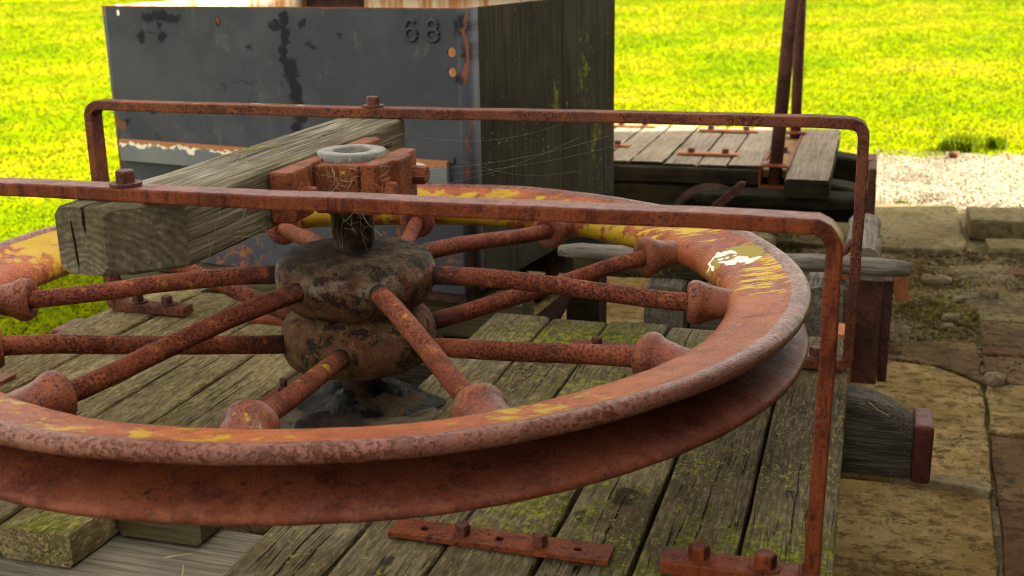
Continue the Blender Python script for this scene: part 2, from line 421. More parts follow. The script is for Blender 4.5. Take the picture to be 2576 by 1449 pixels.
def mat_hub():
    t = NT('hub_grease_and_rust')
    n1 = t.noise(11, 5, 0.65)
    n2 = t.noise(30, 5, 0.7, t.vadd(t.pos, (4, 4, 4)))
    n3 = t.noise(16, 5, 0.7, t.vadd(t.pos, (8, 1, 4)))
    col = t.mix(t.step(n1, 0.4, 0.6), (0.095, 0.036, 0.018), (0.075, 0.046, 0.022))
    col = t.mix(t.math('MULTIPLY', t.step(n2, 0.5, 0.62), 0.55), col, (0.15, 0.095, 0.045))
    col = t.mix(t.math('MULTIPLY', t.step(n2, 0.45, 0.36), 0.8), col, (0.022, 0.013, 0.009))
    sp = t.n('ShaderNodeSeparateXYZ')
    t.put(sp.inputs[0], t.pos)
    zz = sp.outputs[2]
    grey = t.math('MULTIPLY', t.step(t.math('ADD', zz, t.math('MULTIPLY', n3, 0.16)), 0.345, 0.375), t.step(t.math('ADD', zz, t.math('MULTIPLY', n2, 0.1)), 0.375, 0.35))
    col = t.mix(t.math('MULTIPLY', t.math('MULTIPLY', grey, t.step(n1, 0.42, 0.6)), 0.8), col, (0.20, 0.18, 0.145))
    top = t.step(t.math('ADD', zz, t.math('MULTIPLY', n3, 0.06)), 0.342, 0.352)
    col = t.mix(t.math('MULTIPLY', top, 0.95), col, t.mix(t.step(n2, 0.4, 0.62), (0.022, 0.016, 0.010), (0.075, 0.048, 0.026)))
    blk = t.step(t.noise(21, 7, 0.8, t.vadd(t.pos, (2, 2, 9))), 0.555, 0.60)
    col = t.mix(t.math('MULTIPLY', blk, 0.9), col, (0.018, 0.015, 0.012))
    spk = t.step(t.noise(170, 2, 0.6), 0.7, 0.74)
    col = t.mix(t.math('MULTIPLY', spk, 0.7), col, (0.4, 0.33, 0.22))
    h = t.math('ADD', n2, t.math('MULTIPLY', blk, 0.5))
    return t.done(col, t.math('SUBTRACT', 0.75, t.math('MULTIPLY', grey, 0.25)), t.bump(h, 1.0, 0.014), 0.10)


m_hub = mat_hub()


def mat_grease():
    t = NT('black_grease')
    n = t.noise(60, 5, 0.7)
    d = t.step(t.noise(14, 4, 0.6), 0.52, 0.62)
    col = t.mix(d, (0.004, 0.0035, 0.003), (0.10, 0.068, 0.038))
    return t.done(col, t.math('ADD', 0.25, t.math('MULTIPLY', d, 0.6)), t.bump(n, 1.0, 0.03), 0.2)


m_grease = mat_grease()


def simple(name, c, c2, scale=20, rough=0.7, spec=0.12, metal=0, bump=0.4):
    t = NT(name)
    n = t.noise(scale, 5, 0.65)
    return t.done(t.mix(t.step(n, 0.35, 0.65), c, c2), rough, t.bump(n, bump, 0.004), spec, metal)


m_collar = simple('grey_collar', (0.10, 0.10, 0.088), (0.18, 0.178, 0.155), 40, 0.55)
m_shaft = simple('greasy_shaft', (0.010, 0.008, 0.007), (0.05, 0.030, 0.020), 30, 0.5, 0.2, 0, 0.8)
m_footplate = simple('greasy_foot_plate', (0.035, 0.026, 0.017), (0.13, 0.10, 0.065), 25, 0.8, 0.1)
m_cobweb = simple('cobweb', (0.26, 0.23, 0.17), (0.36, 0.32, 0.24), 50, 0.9)
m_straw = simple('straw', (0.42, 0.33, 0.17), (0.5, 0.42, 0.25), 50, 0.9)
m_straw2 = simple('dead_stalk', (0.10, 0.07, 0.035), (0.24, 0.17, 0.09), 20, 0.9, 0.1)
m_moss = simple('moss_green', (0.085, 0.09, 0.010), (0.21, 0.195, 0.018), 8, 0.95, 0.05)
m_leaf = simple('dry_leaf', (0.14, 0.11, 0.075), (0.22, 0.18, 0.13), 60, 0.9)

# ------------------------------------------------------------------ skip frame of reference
SK0 = Vector((-0.192, 1.287, -0.15))
SKY = R(-9)
SU = Vector((-math.cos(SKY), -math.sin(SKY), 0))     # along the front, to the left
SN = Vector((-math.sin(SKY), math.cos(SKY), 0))      # into the depth


def sk(u, d, z):
    return SK0 + SU * u + SN * d + Vector((0, 0, z - SK0.z))


def mat_skip():
    t = NT('skip_grey_paint')
    rel = t.vadd(t.pos, tuple(-SK0))
    u = t.dot(rel, tuple(SU))
    sp = t.n('ShaderNodeSeparateXYZ')
    t.put(sp.inputs[0], t.pos)
    z = sp.outputs[2]
    d = t.dot(rel, tuple(SN))
    cmb = t.n('ShaderNodeCombineXYZ')
    t.put(cmb.inputs[0], u)
    t.put(cmb.inputs[1], z)
    uv = cmb.outputs[0]
    n1 = t.noise(3.5, 4, 0.6)
    n2 = t.noise(24, 4, 0.65)
    col = t.mix(t.step(n1, 0.35, 0.65), (0.043, 0.046, 0.058), (0.062, 0.065, 0.077))
    scr = t.noise(1.0, 4, 0.7, t.mul(uv, (14, 160, 1)))
    scm = t.math('MULTIPLY', t.step(scr, 0.6, 0.68), t.step(t.noise(6, 2, 0.5, uv), 0.5, 0.62))
    col = t.mix(t.math('MULTIPLY', scm, 0.65), col, (0.035, 0.038, 0.05))
    run = t.noise(1.0, 4, 0.65, t.mul(uv, (26, 1.6, 1)))
    col = t.mix(t.math('MULTIPLY', t.step(run, 0.56, 0.74), 0.22), col, (0.034, 0.035, 0.042))
    col = t.mix(t.math('MULTIPLY', t.step(run, 0.42, 0.28), 0.10), col, (0.13, 0.132, 0.142))
    wear = t.noise(1.0, 5, 0.75, t.mul(uv, (9, 5, 1)))
    col = t.mix(t.math('MULTIPLY', t.step(wear, 0.56, 0.7), 0.35), col, (0.12, 0.118, 0.115))
    spk = t.step(t.noise(60, 3, 0.6, uv), 0.66, 0.70)
    col = t.mix(t.math('MULTIPLY', spk, 0.7), col, (0.03, 0.032, 0.042))
    B = [(0.672, 0.715, 0, 0.032, 0.035, 1, 1), (0.71, 0.69, 0, 0.05, 0.03, 1, .9), (0.675, 0.66, 0, 0.026, 0.06, 1, 1), (0.683, 0.60, 0, 0.028, 0.05, 1, 1), (0.66, 0.545, 0, 0.045, 0.07, 1, 1),
         (0.645, 0.48, 0, 0.042, 0.075, 1, 1), (0.632, 0.41, 0, 0.042, 0.07, 1, 1), (0.655, 0.345, 0, 0.036, 0.07, 1, 1), (0.60, 0.70, 0, 0.025, 0.03, 1, .8), (0.57, 0.63, 0, 0.05, 0.02, 1, .5),
         (1.20, 0.722, 0, 0.055, 0.032, 1, 1), (1.14, 0.712, 0, 0.05, 0.028, 1, .9), (1.25, 0.712, 0, 0.05, 0.025, 1, .8), (1.205, 0.69, 0, 0.015, 0.03, 1, .7), (1.29, 0.648, 0, 0.035, 0.03, 1, .85), (1.195, 0.65, 0, 0.035, 0.025, 1, .85), (1.245, 0.66, 0, 0.05, 0.015, 1, .5),
         (0.946, 0.706, 0, 0.018, 0.028, 1, .9), (0.826, 0.625, 0, 0.03, 0.03, 1, .6), (0.85, 0.505, 0, 0.12, 0.02, 1, .42), (0.94, 0.49, 0, 0.03, 0.05, 1, .4), (0.70, 0.50, 0, 0.02, 0.04, 1, .4),
         (1.40, 0.345, 0, 0.03, 0.03, 1, .6), (1.27, 0.38, 0, 0.025, 0.02, 1, .6), (1.26, 0.30, 0, 0.035, 0.03, 1, .4), (0.02, 0.70, 0, 0.045, 0.06, 1, .75), (0.005, 0.62, 0, 0.03, 0.06, 1, .7), (0.03, 0.54, 0, 0.03, 0.03, 1, .6), (0.46, 0.66, 0, 0.02, 0.015, 1, .5)]
    f = t.step(t.math('ADD', t.blobs(B, uv, wob=0.045, wscale=38), t.math('MULTIPLY', t.math('SUBTRACT', t.noise(95, 4, 0.75, uv), 0.5), 0.42)), 0.16, 0.52)
    col = t.mix(t.math('MULTIPLY', f, 0.93), col, (0.012, 0.012, 0.018))
    # rust: top edge, seams, chips
    top = t.step(t.math('ADD', z, t.math('MULTIPLY', t.noise(40, 4, 0.6), 0.02)), 0.757, 0.762)
    corner = t.math('MULTIPLY', t.step(t.math('ABSOLUTE', t.math('ADD', t.math('SUBTRACT', u, d), t.math('MULTIPLY', t.math('SUBTRACT', t.noise(14, 5, 0.7), 0.5), 0.09))), 0.014, 0.004), t.step(t.noise(7, 3, 0.6, t.vadd(t.pos, (0, 0, 3))), 0.45, 0.55))
    lft = t.step(t.math('ADD', u, t.math('MULTIPLY', n2, 0.07)), 1.475, 1.50)
    low = t.math('MULTIPLY', t.step(z, 0.6, 0.2), 1.0)
    chips = t.step(t.math('ADD', t.noise(16, 5, 0.7), t.math('MULTIPLY', t.step(z, 0.4, 0.0), 0.1)), 0.70, 0.73)
    rb = t.step(t.blobs([(1.447, 0.345, 0, 0.022, 0.025, 1, 1), (1.42, 0.33, 0, 0.02, 0.02, 1, 1), (0.946, 0.705, 0, 0.007, 0.018, 1, 1), (1.455, 0.73, 0, 0.015, 0.02, 1, .8), (0.28, 0.345, 0, 0.012, 0.012, 1, 1)], uv, wob=0.025, wscale=60), 0.2, 0.35)
    rc = t.mix(t.noise(30, 3), (0.13, 0.042, 0.02), (0.25, 0.085, 0.03))
    rm = t.math('MAXIMUM', t.math('MAXIMUM', top, t.math('MULTIPLY', corner, 0.9)), t.math('MAXIMUM', t.math('MULTIPLY', lft, low), t.math('MAXIMUM', chips, rb)))
    col = t.mix(t.math('MULTIPLY', rm, 0.9), col, rc)
    # scribble of rust low on the panel
    sn = t.noise(11, 3, 0.6, t.vadd(uv, (3, 1, 0)), 1.2)
    ring = t.step(t.math('ABSOLUTE', t.math('SUBTRACT', sn, 0.5)), 0.022, 0.006)
    sb = t.step(t.blobs([(0.98, -0.08, 0, 0.24, 0.11, 1, 1), (0.50, -0.03, 0, 0.12, 0.08, 1, .8)], uv), 0.1, 0.4)
    col = t.mix(t.math('MULTIPLY', t.math('MULTIPLY', ring, sb), 0.7), col, (0.26, 0.09, 0.03))
    wh = t.step(t.blobs([(1.386, 0.729, 0, 0.010, 0.016, 1, 1)], uv), 0.2, 0.5)
    col = t.mix(wh, col, (0.8, 0.75, 0.65))
    h = t.math('ADD', t.math('MULTIPLY', n2, 0.3), t.math('MULTIPLY', t.noise(4.5, 2, 0.5), 2.2))
    return t.done(col, t.math('ADD', 0.55, t.math('MULTIPLY', rm, 0.3)), t.bump(h, 0.5, 0.006), 0.05)


m_skip = mat_skip()


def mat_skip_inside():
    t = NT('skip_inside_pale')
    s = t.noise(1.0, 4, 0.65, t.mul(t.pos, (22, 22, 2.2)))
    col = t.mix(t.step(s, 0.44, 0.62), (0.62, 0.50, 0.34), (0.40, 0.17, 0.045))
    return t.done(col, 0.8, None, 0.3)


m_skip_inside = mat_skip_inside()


def mat_ledge():
    t = NT('ledge_peeling_paint')
    sp = t.n('ShaderNodeSeparateXYZ')
    t.put(sp.inputs[0], t.pos)
    e = t.math('ADD', sp.outputs[2], t.math('MULTIPLY', t.math('SUBTRACT', t.noise(17, 5, 0.65), 0.5), 0.11))
    col = t.mix(t.step(t.noise(6, 3), 0.4, 0.6), (0.10, 0.108, 0.125), (0.13, 0.135, 0.145))
    col = t.mix(t.step(e, 0.262, 0.268), col, (0.70, 0.62, 0.52))
    rr = t.math('ADD', sp.outputs[2], t.math('MULTIPLY', t.math('SUBTRACT', t.noise(25, 5, 0.65, t.vadd(t.pos, (4, 0, 0))), 0.5), 0.07))
    col = t.mix(t.step(rr, 0.268, 0.274), col, (0.30, 0.11, 0.035))
    return t.done(col, 0.6, None, 0.4)


m_ledge = mat_ledge()


def mat_stone(name, a, b, dark, green=0.25):
    t = NT(name)
    oi = t.n('ShaderNodeObjectInfo')
    n1 = t.noise(4.2, 5, 0.65)
    n2 = t.noise(24, 6, 0.75, t.mul(t.pos, (1, 1.25, 1)))
    n3 = t.noise(110, 4, 0.75)
    col = t.mix(t.step(n1, 0.38, 0.62), a, b)
    col = t.mix(t.math('MULTIPLY', t.step(n2, 0.47, 0.62), 0.85), col, dark)
    col = t.mix(t.math('MULTIPLY', t.step(n3, 0.55, 0.7), 0.35), col, tuple(x * 0.4 for x in dark))
    col = t.mix(t.math('MULTIPLY', t.step(n3, 0.45, 0.3), 0.3), col, tuple(min(1, x * 1.4) for x in b))
    ck = t.noise(5.5, 6, 0.62, t.vadd(t.pos, (3, 3, 0)), 0.6)
    ckm = t.math('MULTIPLY', t.step(t.math('ABSOLUTE', t.math('SUBTRACT', ck, 0.5)), 0.010, 0.002), t.step(n1, 0.45, 0.6))
    col = t.mix(t.math('MULTIPLY', ckm, 0.8), col, tuple(x * 0.3 for x in dark))
    bl = t.step(t.noise(2.1, 5, 0.7, t.vadd(t.pos, (7, 2, 0))), 0.5, 0.68)
    col = t.mix(t.math('MULTIPLY', bl, 0.65), col, dark)
    g = t.step(t.noise(6, 4, 0.6, t.vadd(t.pos, (1, 5, 2))), 0.54, 0.7)
    col = t.mix(t.math('MULTIPLY', g, green), col, (0.075, 0.075, 0.014))
    v = t.math('MULTIPLY', t.math('SUBTRACT', oi.outputs['Random'], 0.5), 0.5)
    col = t.mix(t.math('ABSOLUTE', v), col, dark)
    h = t.math('ADD', n2, t.math('MULTIPLY', n3, 0.4))
    return t.done(col, 0.9, t.bump(h, 0.9, 0.014), 0.03)


m_flag = mat_stone('sandstone_flag', (0.25, 0.16, 0.052), (0.42, 0.295, 0.125), (0.085, 0.055, 0.02), 0.25)
m_flag2 = mat_stone('brown_flag', (0.15, 0.09, 0.038), (0.26, 0.165, 0.078), (0.055, 0.034, 0.017), 0.35)
m_brick = mat_stone('red_brick', (0.16, 0.062, 0.032), (0.20, 0.09, 0.05), (0.08, 0.035, 0.02), 0.15)
m_brick2 = mat_stone('worn_brick', (0.135, 0.066, 0.034), (0.19, 0.10, 0.055), (0.06, 0.032, 0.018), 0.25)
m_kerb = mat_stone('kerb_stone', (0.17, 0.13, 0.06), (0.24, 0.19, 0.10), (0.08, 0.065, 0.028), 0.5)
m_pebble = mat_stone('pebble_stone', (0.26, 0.2, 0.11), (0.36, 0.29, 0.18), (0.14, 0.10, 0.05), 0.1)


def mat_soil():
    t = NT('soil')
    n1 = t.noise(5, 5, 0.7)
    n2 = t.noise(45, 5, 0.75)
    col = t.mix(t.step(n1, 0.35, 0.65), (0.075, 0.056, 0.025), (0.19, 0.135, 0.062))
    col = t.mix(t.math('MULTIPLY', t.step(n2, 0.52, 0.64), 0.8), col, (0.34, 0.245, 0.12))
    col = t.mix(t.math('MULTIPLY', t.step(n2, 0.42, 0.34), 0.7), col, (0.03, 0.022, 0.012))
    g = t.step(t.noise(3.2, 5, 0.65, t.vadd(t.pos, (1, 1.3, 0))), 0.52, 0.62)
    col = t.mix(t.math('MULTIPLY', g, 0.75), col, (0.15, 0.145, 0.02))
    return t.done(col, 0.95, t.bump(n2, 1.0, 0.02), 0.2)


m_soil = mat_soil()


def mat_gravel():
    t = NT('limestone_gravel')
    v = t.voro(60)
    n = t.noise(1.9, 5, 0.7)
    col = t.mix(t.step(n, 0.47, 0.58), (0.25, 0.195, 0.12), (0.10, 0.07, 0.036))
    cc = t.n('ShaderNodeSeparateColor')
    t.put(cc.inputs[0], v['Color'])
    col = t.mix(t.step(cc.outputs[0], 0.55, 0.95), col, (0.33, 0.28, 0.20))
    col = t.mix(t.step(cc.outputs[1], 0.75, 1.0), col, (0.14, 0.10, 0.055))
    return t.done(col, 0.95, t.bump(v['Distance'], 1.0, 0.02), 0.2)


m_gravel = mat_gravel()


GRASS_RAMP = [(0.22, (0.085, 0.135, 0.0)), (0.42, (0.130, 0.166, 0.0)), (0.60, (0.178, 0.178, 0.002)), (0.80, (0.235, 0.182, 0.018))]


def grass_colour(t, jitter):
    n1 = t.noise(0.55, 4, 0.6, t.mul(t.pos, (1, 0.8, 1)))
    n2 = t.noise(1.9, 4, 0.7)
    f = t.math('ADD', jitter, t.math('ADD', t.math('ADD', t.math('MULTIPLY', t.step(n1, 0.34, 0.66), 0.36), 0.22), t.math('MULTIPLY', t.math('SUBTRACT', n2, 0.5), 0.6)))
    return t.ramp(f, GRASS_RAMP)


def mat_lawn():
    t = NT('lawn_ground')
    return t.done(grass_colour(t, 0.04), 0.95, None, 0.0)


m_lawn = mat_lawn()


def mat_grass():
    t = NT('grass_blades')
    at = t.n('ShaderNodeAttribute', attribute_name='tint')
    col = grass_colour(t, t.math('MULTIPLY', at.outputs['Fac'], 0.10))
    up_n = t.vadd(t.mul(t.geo.outputs['Normal'], (0.35, 0.35, 0.35)), (0, 0, 0.75))
    nn_ = t.n('ShaderNodeVectorMath', operation='NORMALIZE')
    t.put(nn_.inputs[0], up_n)
    t.put(t.b.inputs['Normal'], nn_.outputs[0])
    tr = t.n('ShaderNodeBsdfTranslucent')
    t.put(tr.inputs[0], col)
    mx = t.n('ShaderNodeMixShader')
    mx.inputs[0].default_value = 0.3
    t.t.links.new(t.b.outputs[0], mx.inputs[1])
    t.t.links.new(tr.outputs[0], mx.inputs[2])
    t.t.links.new(mx.outputs[0], t.out.inputs[0])
    return t.done(col, 0.7, None, 0.04)


m_grass = mat_grass()
m_wallstone = mat_stone('shade_shed_stone', (0.10, 0.07, 0.045), (0.14, 0.10, 0.065), (0.06, 0.045, 0.03), 0.1)
m_roof = simple('shade_shed_roofing', (0.05, 0.035, 0.028), (0.08, 0.055, 0.04), 6, 0.8, 0.2)


# ------------------------------------------------------------------ mesh helpers
class MB:
    def __init__(s):
        s.v, s.f, s.sm = [], [], []

    def add(s, vs, fs, smooth=True):
        o = len(s.v)
        s.v += [tuple(v) for v in vs]
        for f in fs:
            s.f.append([i + o for i in f])
            s.sm.append(smooth)

    def sections(s, secs, cap=True, closed=False, smooth=True):
        n = len(secs[0])
        vs = [p for c in secs for p in c]
        fs = []
        m = len(secs)
        for i in range(m if closed else m - 1):
            j = (i + 1) % m
            for k in range(n):
                l = (k + 1) % n
                fs.append([i * n + k, i * n + l, j * n + l, j * n + k])
        s.add(vs, fs, smooth)
        if cap and not closed:
            o = len(s.v) - len(vs)
            s.f.append([o + k for k in range(n)][::-1])
            s.sm.append(False)
            s.f.append([o + (m - 1) * n + k for k in range(n)])
            s.sm.append(False)

    def tube(s, pts, rad, n=10, cap=True):
        pts = [Vector(p) for p in pts]
        rads = rad if isinstance(rad, (list, tuple)) else [rad] * len(pts)
        secs = []
        prev = None
        for i, p in enumerate(pts):
            d = (pts[min(i + 1, len(pts) - 1)] - pts[max(i - 1, 0)]).normalized()
            if prev is None:
                a = d.orthogonal().normalized()
            else:
                a = (prev - d * prev.dot(d)).normalized()
            prev = a
            b = d.cross(a)
            secs.append([p + (a * math.cos(2 * math.pi * k / n) + b * math.sin(2 * math.pi * k / n)) * rads[i] for k in range(n)])
        s.sections(secs, cap)

    def lathe(s, prof, n=48, org=(0, 0, 0), ax=(0, 0, 1), closed=False, squash=None, jit=0.0):
        ax = Vector(ax).normalized()
        e1 = Vector((1, 0, 0)) if abs(ax.z) > 0.9 else Vector((0, 0, 1))
        e1 = (e1 - ax * e1.dot(ax)).normalized()
        e2 = ax.cross(e1)
        org = Vector(org)
        secs = []
        for k in range(n):
            a = 2 * math.pi * k / n
            d = e1 * math.cos(a) + e2 * math.sin(a)
            secs.append([org + ax * h + d * (r * (1 + random.uniform(-jit, jit))) for r, h in prof])
        m = len(prof)
        vs = [p for c in secs for p in c]
        fs = []
        for i in range(n):
            j = (i + 1) % n
            for k in range(m if closed else m - 1):
                l = (k + 1) % m
                fs.append([i * m + k, j * m + k, j * m + l, i * m + l])
        s.add(vs, fs)

    def box(s, x0, x1, y0, y1, z0, z1, bev=0.003, seg=2, tf=None):
        bm = bmesh.new()
        bmesh.ops.create_cube(bm, size=1)
        for v in bm.verts:
            v.co = Vector((x0 + (v.co.x + .5) * (x1 - x0), y0 + (v.co.y + .5) * (y1 - y0), z0 + (v.co.z + .5) * (z1 - z0)))
        if bev:
            bmesh.ops.bevel(bm, geom=list(bm.edges), offset=bev, segments=seg, profile=0.6, affect='EDGES')
        s.from_bm(bm, tf)

    def poly(s, pts2, z0, z1, bev=0.004, tf=None, seg=2):
        bm = bmesh.new()
        vs = [bm.verts.new((p[0], p[1], z0)) for p in pts2]
        f = bm.faces.new(vs)
        r = bmesh.ops.extrude_face_region(bm, geom=[f])
        for g in r['geom']:
            if isinstance(g, bmesh.types.BMVert):
                g.co.z = z1
        bmesh.ops.recalc_face_normals(bm, faces=bm.faces)
        if bev:
            bmesh.ops.bevel(bm, geom=[e for e in bm.edges], offset=bev, segments=seg, profile=0.6, affect='EDGES')
        s.from_bm(bm, tf)

    def from_bm(s, bm, tf=None, smooth=False):
        bm.verts.index_update()
        s.add([(tf(v.co) if tf else v.co) for v in bm.verts], [[v.index for v in f.verts] for f in bm.faces], smooth)
        bm.free()

    def bar(s, axis, a0, a1, b0, b1, z0, z1, n=14, jit=0.0015, bev=0.005, tf=None):
        """timber: bevelled rectangle swept along an axis with slightly uneven edges"""
        secs = []
        rn = random.Random(int(abs(a0 * 977 + b0 * 613 + z0 * 311) * 1000) + n)
        for i in range(n + 1):
            a = a0 + (a1 - a0) * i / n
            if i in (0, n):
                a += rn.uniform(-1, 1) * jit * 2
            e = bev * (1.6 if i in (0, n) else 1)
            ring = [(b0 + e, z0), (b1 - e, z0), (b1, z0 + e), (b1, z1 - e), (b1 - e * .45, z1 - e * .25), (b1 - e * 1.5, z1), (b0 + e * 1.5, z1), (b0 + e * .45, z1 - e * .25), (b0, z1 - e), (b0, z0 + e)]
            dz = rn.uniform(-1, 1) * jit
            pts = []
            for b, z in ring:
                bb = b + rn.uniform(-1, 1) * jit
                z2 = z + dz * 0.6 + rn.uniform(-1, 1) * jit * 0.4
                p = Vector((bb, a, z2)) if axis == 'Y' else Vector((a, bb, z2)) if axis == 'X' else Vector((bb, z2, a))
                pts.append(tf(p) if tf else p)
            if axis == 'X':
                pts = pts[::-1]
            secs.append(pts[::-1])
        s.sections(secs, smooth=False)

    def hexbolt(s, p, ax=(0, 0, 1), r=0.016, h=0.018, washer=0.026, stud=0.0, rot=0.3):
        ax = Vector(ax).normalized()
        a = ax.orthogonal().normalized()
        b = ax.cross(a)
        p = Vector(p)
        z = 0
        if washer:
            n = 16
            c0 = [p + (a * math.cos(6.2832 * k / n) + b * math.sin(6.2832 * k / n)) * washer for k in range(n)]
            c1 = [q + ax * 0.004 for q in c0]
            s.sections([c0, c1], smooth=False)
            z = 0.004
        ring = lambda rr, hh: [p + ax * hh + (a * math.cos(rot + 1.0472 * k) + b * math.sin(rot + 1.0472 * k)) * rr for k in range(6)]
        s.sections([ring(r, z - 0.001), ring(r, z + h * .86), ring(r * .88, z + h)], smooth=False)
        if stud:
            s.tube([p + ax * (z + h - .002), p + ax * (z + h + stud)], r * 0.55, 10)


WLOC = {}


def obj(name, mb, mat, parent=None, origin=None):
    me = bpy.data.meshes.new(name)
    if origin is None:
        a = np.array(mb.v)
        origin = Vector(((a[:, 0].min() + a[:, 0].max()) / 2, (a[:, 1].min() + a[:, 1].max()) / 2, a[:, 2].min()))
    origin = Vector(origin)
    me.from_pydata([(v[0] - origin.x, v[1] - origin.y, v[2] - origin.z) for v in mb.v], [], mb.f)
    me.polygons.foreach_set('use_smooth', mb.sm)
    bm = bmesh.new()
    bm.from_mesh(me)
    bmesh.ops.recalc_face_normals(bm, faces=bm.faces)
    bm.to_mesh(me)
    bm.free()
    me.update()
    if isinstance(mat, (list, tuple)):
        for m in mat:
            me.materials.append(m)
    else:
        me.materials.append(mat)
    o = bpy.data.objects.new(name, me)
    COL.objects.link(o)
    place(o, origin, parent)
    return o


def place(o, world_loc, parent):
    WLOC[o.name] = Vector(world_loc)
    if parent is not None:
        o.parent = parent
        o.location = Vector(world_loc) - WLOC[parent.name]
    else:
        o.location = world_loc


def tag(o, label, cat, group=None):
    o['label'] = label
    o['category'] = cat
    if group:
        o['group'] = group
    return o


def thing(name, loc, label, cat, group=None):
    o = bpy.data.objects.new(name, None)
    o.empty_display_size = 0.1
    COL.objects.link(o)
    place(o, Vector(loc), None)
    return tag(o, label, cat, group)


def dup(o, world_loc, parent):
    c = o.copy()
    COL.objects.link(c)
    place(c, world_loc, parent)
    return c


# ------------------------------------------------------------------ ground
def sheet(name, pts, z, mat, kind='structure', n_sub=0):
    mb = MB()
    mb.add([(x, y, z) for x, y in pts], [list(range(len(pts)))], False)
    o = obj(name, mb, mat, None, (0, 0, z))
    o['kind'] = kind
    return o


def wob_line(a, b, n, j):
    out = []
    for i in range(n + 1):
        t = i / n
        out.append((a[0] + (b[0] - a[0]) * t + random.uniform(-j, j), a[1] + (b[1] - a[1]) * t + random.uniform(-j, j)))
    return out


sheet('lawn', [(-150, -60), (150, -60), (150, 260), (-150, 260)], G - 0.012, m_lawn)
yard_pts = [(-1.65, -8), (12, -8)] + wob_line((12, 4.5), (0.6, 4.42), 40, 0.03) + wob_line((0.5, 4.4), (-1.45, 4.1), 12, 0.06) + wob_line((-1.5, 4.0), (-1.65, -7.9), 40, 0.06)
sheet('yard', yard_pts, G - 0.006, m_soil)
gp = wob_line((0.3, 4.34), (12, 4.4), 40, 0.04) + wob_line((12, 6.0), (2.1, 6.35), 30, 0.08) + wob_line((2.0, 6.3), (0.3, 5.7), 14, 0.10)
sheet('gravel_path', gp, G - 0.001, m_gravel)

# ------------------------------------------------------------------ sandstone paving
pav = thing('pavement', (1.2, 1.5, G), 'sandstone flags and broken stones laid beside the carts', 'pavement')
del pav['label'], pav['category']
pav['kind'] = 'structure'


def flag(pts, top, mat, name='flagstone', parent=pav, bev=0.007):
    q = []
    for i, p in enumerate(pts):
        a, b = Vector(p), Vector(pts[(i + 1) % len(pts)])
        n = max(2, int((b - a).length / 0.09))
        for k in range(n):
            c = a + (b - a) * k / n
            q.append((c.x + random.uniform(-.006, .006), c.y + random.uniform(-.006, .006)))
    mb = MB()
    mb.poly(q, G - 0.05, top, bev=0)
    # soften the upper rim: inset ring
    o = obj(name, mb, mat, parent)
    bm = bmesh.new()
    bm.from_mesh(o.data)
    zt = max(v.co.z for v in bm.verts)
    ed = [e for e in bm.edges if all(abs(v.co.z - zt) < 1e-5 for v in e.verts)]
    bmesh.ops.bevel(bm, geom=ed, offset=bev, segments=3, profile=0.5, affect='EDGES')
    bm.to_mesh(o.data)
    bm.free()
    return o


def rect(x0, x1, y0, y1, sk_=0.0):
    return [(x0, y0), (x1, y0 + sk_), (x1 + sk_, y1 + sk_), (x0, y1)]


E0 = G
def JX(y):
    return 1.318 + 0.045 * y                # the long straight joint


flag([(0.30, -0.60), (JX(-.6) - .005, -0.56), (JX(.2) - .007, .2), (JX(.85) - .005, 0.850), (0.30, 0.84)], E0 + 0.010, m_flag)
flag([(0.30, 0.856), (JX(.86) - .005, 0.866), (JX(1.3) - .006, 1.3), (JX(1.62) - .008, 1.62), (1.24, 1.76), (0.92, 1.80), (0.30, 1.80)], E0 + 0.026, m_flag)
flag([(1.03, 1.83), (1.26, 1.79), (JX(1.66) - .008, 1.66), (JX(2.06) - .01, 2.06), (1.2, 2.02)], E0 + 0.020, m_flag2)
flag([(0.30, 3.33), (0.9, 3.30), (1.40, 3.34), (1.455, 3.5), (1.46, 4.34), (0.30, 4.30)], E0 + 0.035, m_kerb, bev=.02)
flag([(-1.5, 1.95), (-.52, 1.9), (-.5, 3.1), (-1.5, 3.1)], E0 + 0.02, m_flag)
flag([(-.488, 1.92), (0.29, 1.95), (0.28, 3.2), (-.488, 3.15)], E0 + 0.028, m_flag)
flag([(-1.5, 3.12), (-.3, 3.17), (-.3, 4.1), (-1.4, 4.0)], E0 + 0.02, m_flag)
flag([(-.29, 3.22), (.29, 3.24), (.29, 4.24), (-.29, 4.15)], E0 + 0.025, m_flag)
flag([(-1.4, .3), (.29, .3), (.29, 1.84), (-1.4, 1.85)], E0 + 0.01, m_flag2)
flag([(-1.4, -1.6), (.29, -1.6), (.29, .28), (-1.4, .28)], E0 + 0.01, m_flag2)
flag([(0.3, -2.4), (1.22, -2.4), (1.285, -0.585), (0.3, -0.62)], E0 + 0.012, m_flag)
rows = [(-.55, .26, m_flag2, .010), (.268, .80, m_brick2, .018), (.812, 1.235, m_flag2, .012), (1.245, 1.66, m_flag, .018), (1.672, 1.93, m_flag2, .016), (1.945, 2.03, m_brick2, .022), (2.042, 2.33, m_flag2, .018)]
for (ya, yb, mm, hh) in rows:
    xw = 1.74 + random.uniform(-.07, .09)
    flag([(JX(ya) + .006, ya), (xw, ya + .01), (xw + .02, yb - .005), (JX(yb) + .006, yb)], E0 + hh, mm)
    flag([(xw + .012, ya + .01), (2.4, ya), (2.4, yb), (xw + .032, yb - .005)], E0 + hh + random.uniform(-.006, .006), random.choice([m_flag, m_flag2]))
flag([(1.43, 2.345), (1.62, 2.35), (1.64, 2.75), (1.45, 2.78)], E0 + 0.018, m_kerb)
flag([(1.635, 2.35), (2.2, 2.34), (2.2, 2.62), (1.645, 2.64)], E0 + 0.024, m_flag2)
flag([(1.655, 2.655), (2.2, 2.64), (2.2, 2.98), (1.665, 2.96)], E0 + 0.03, m_flag)
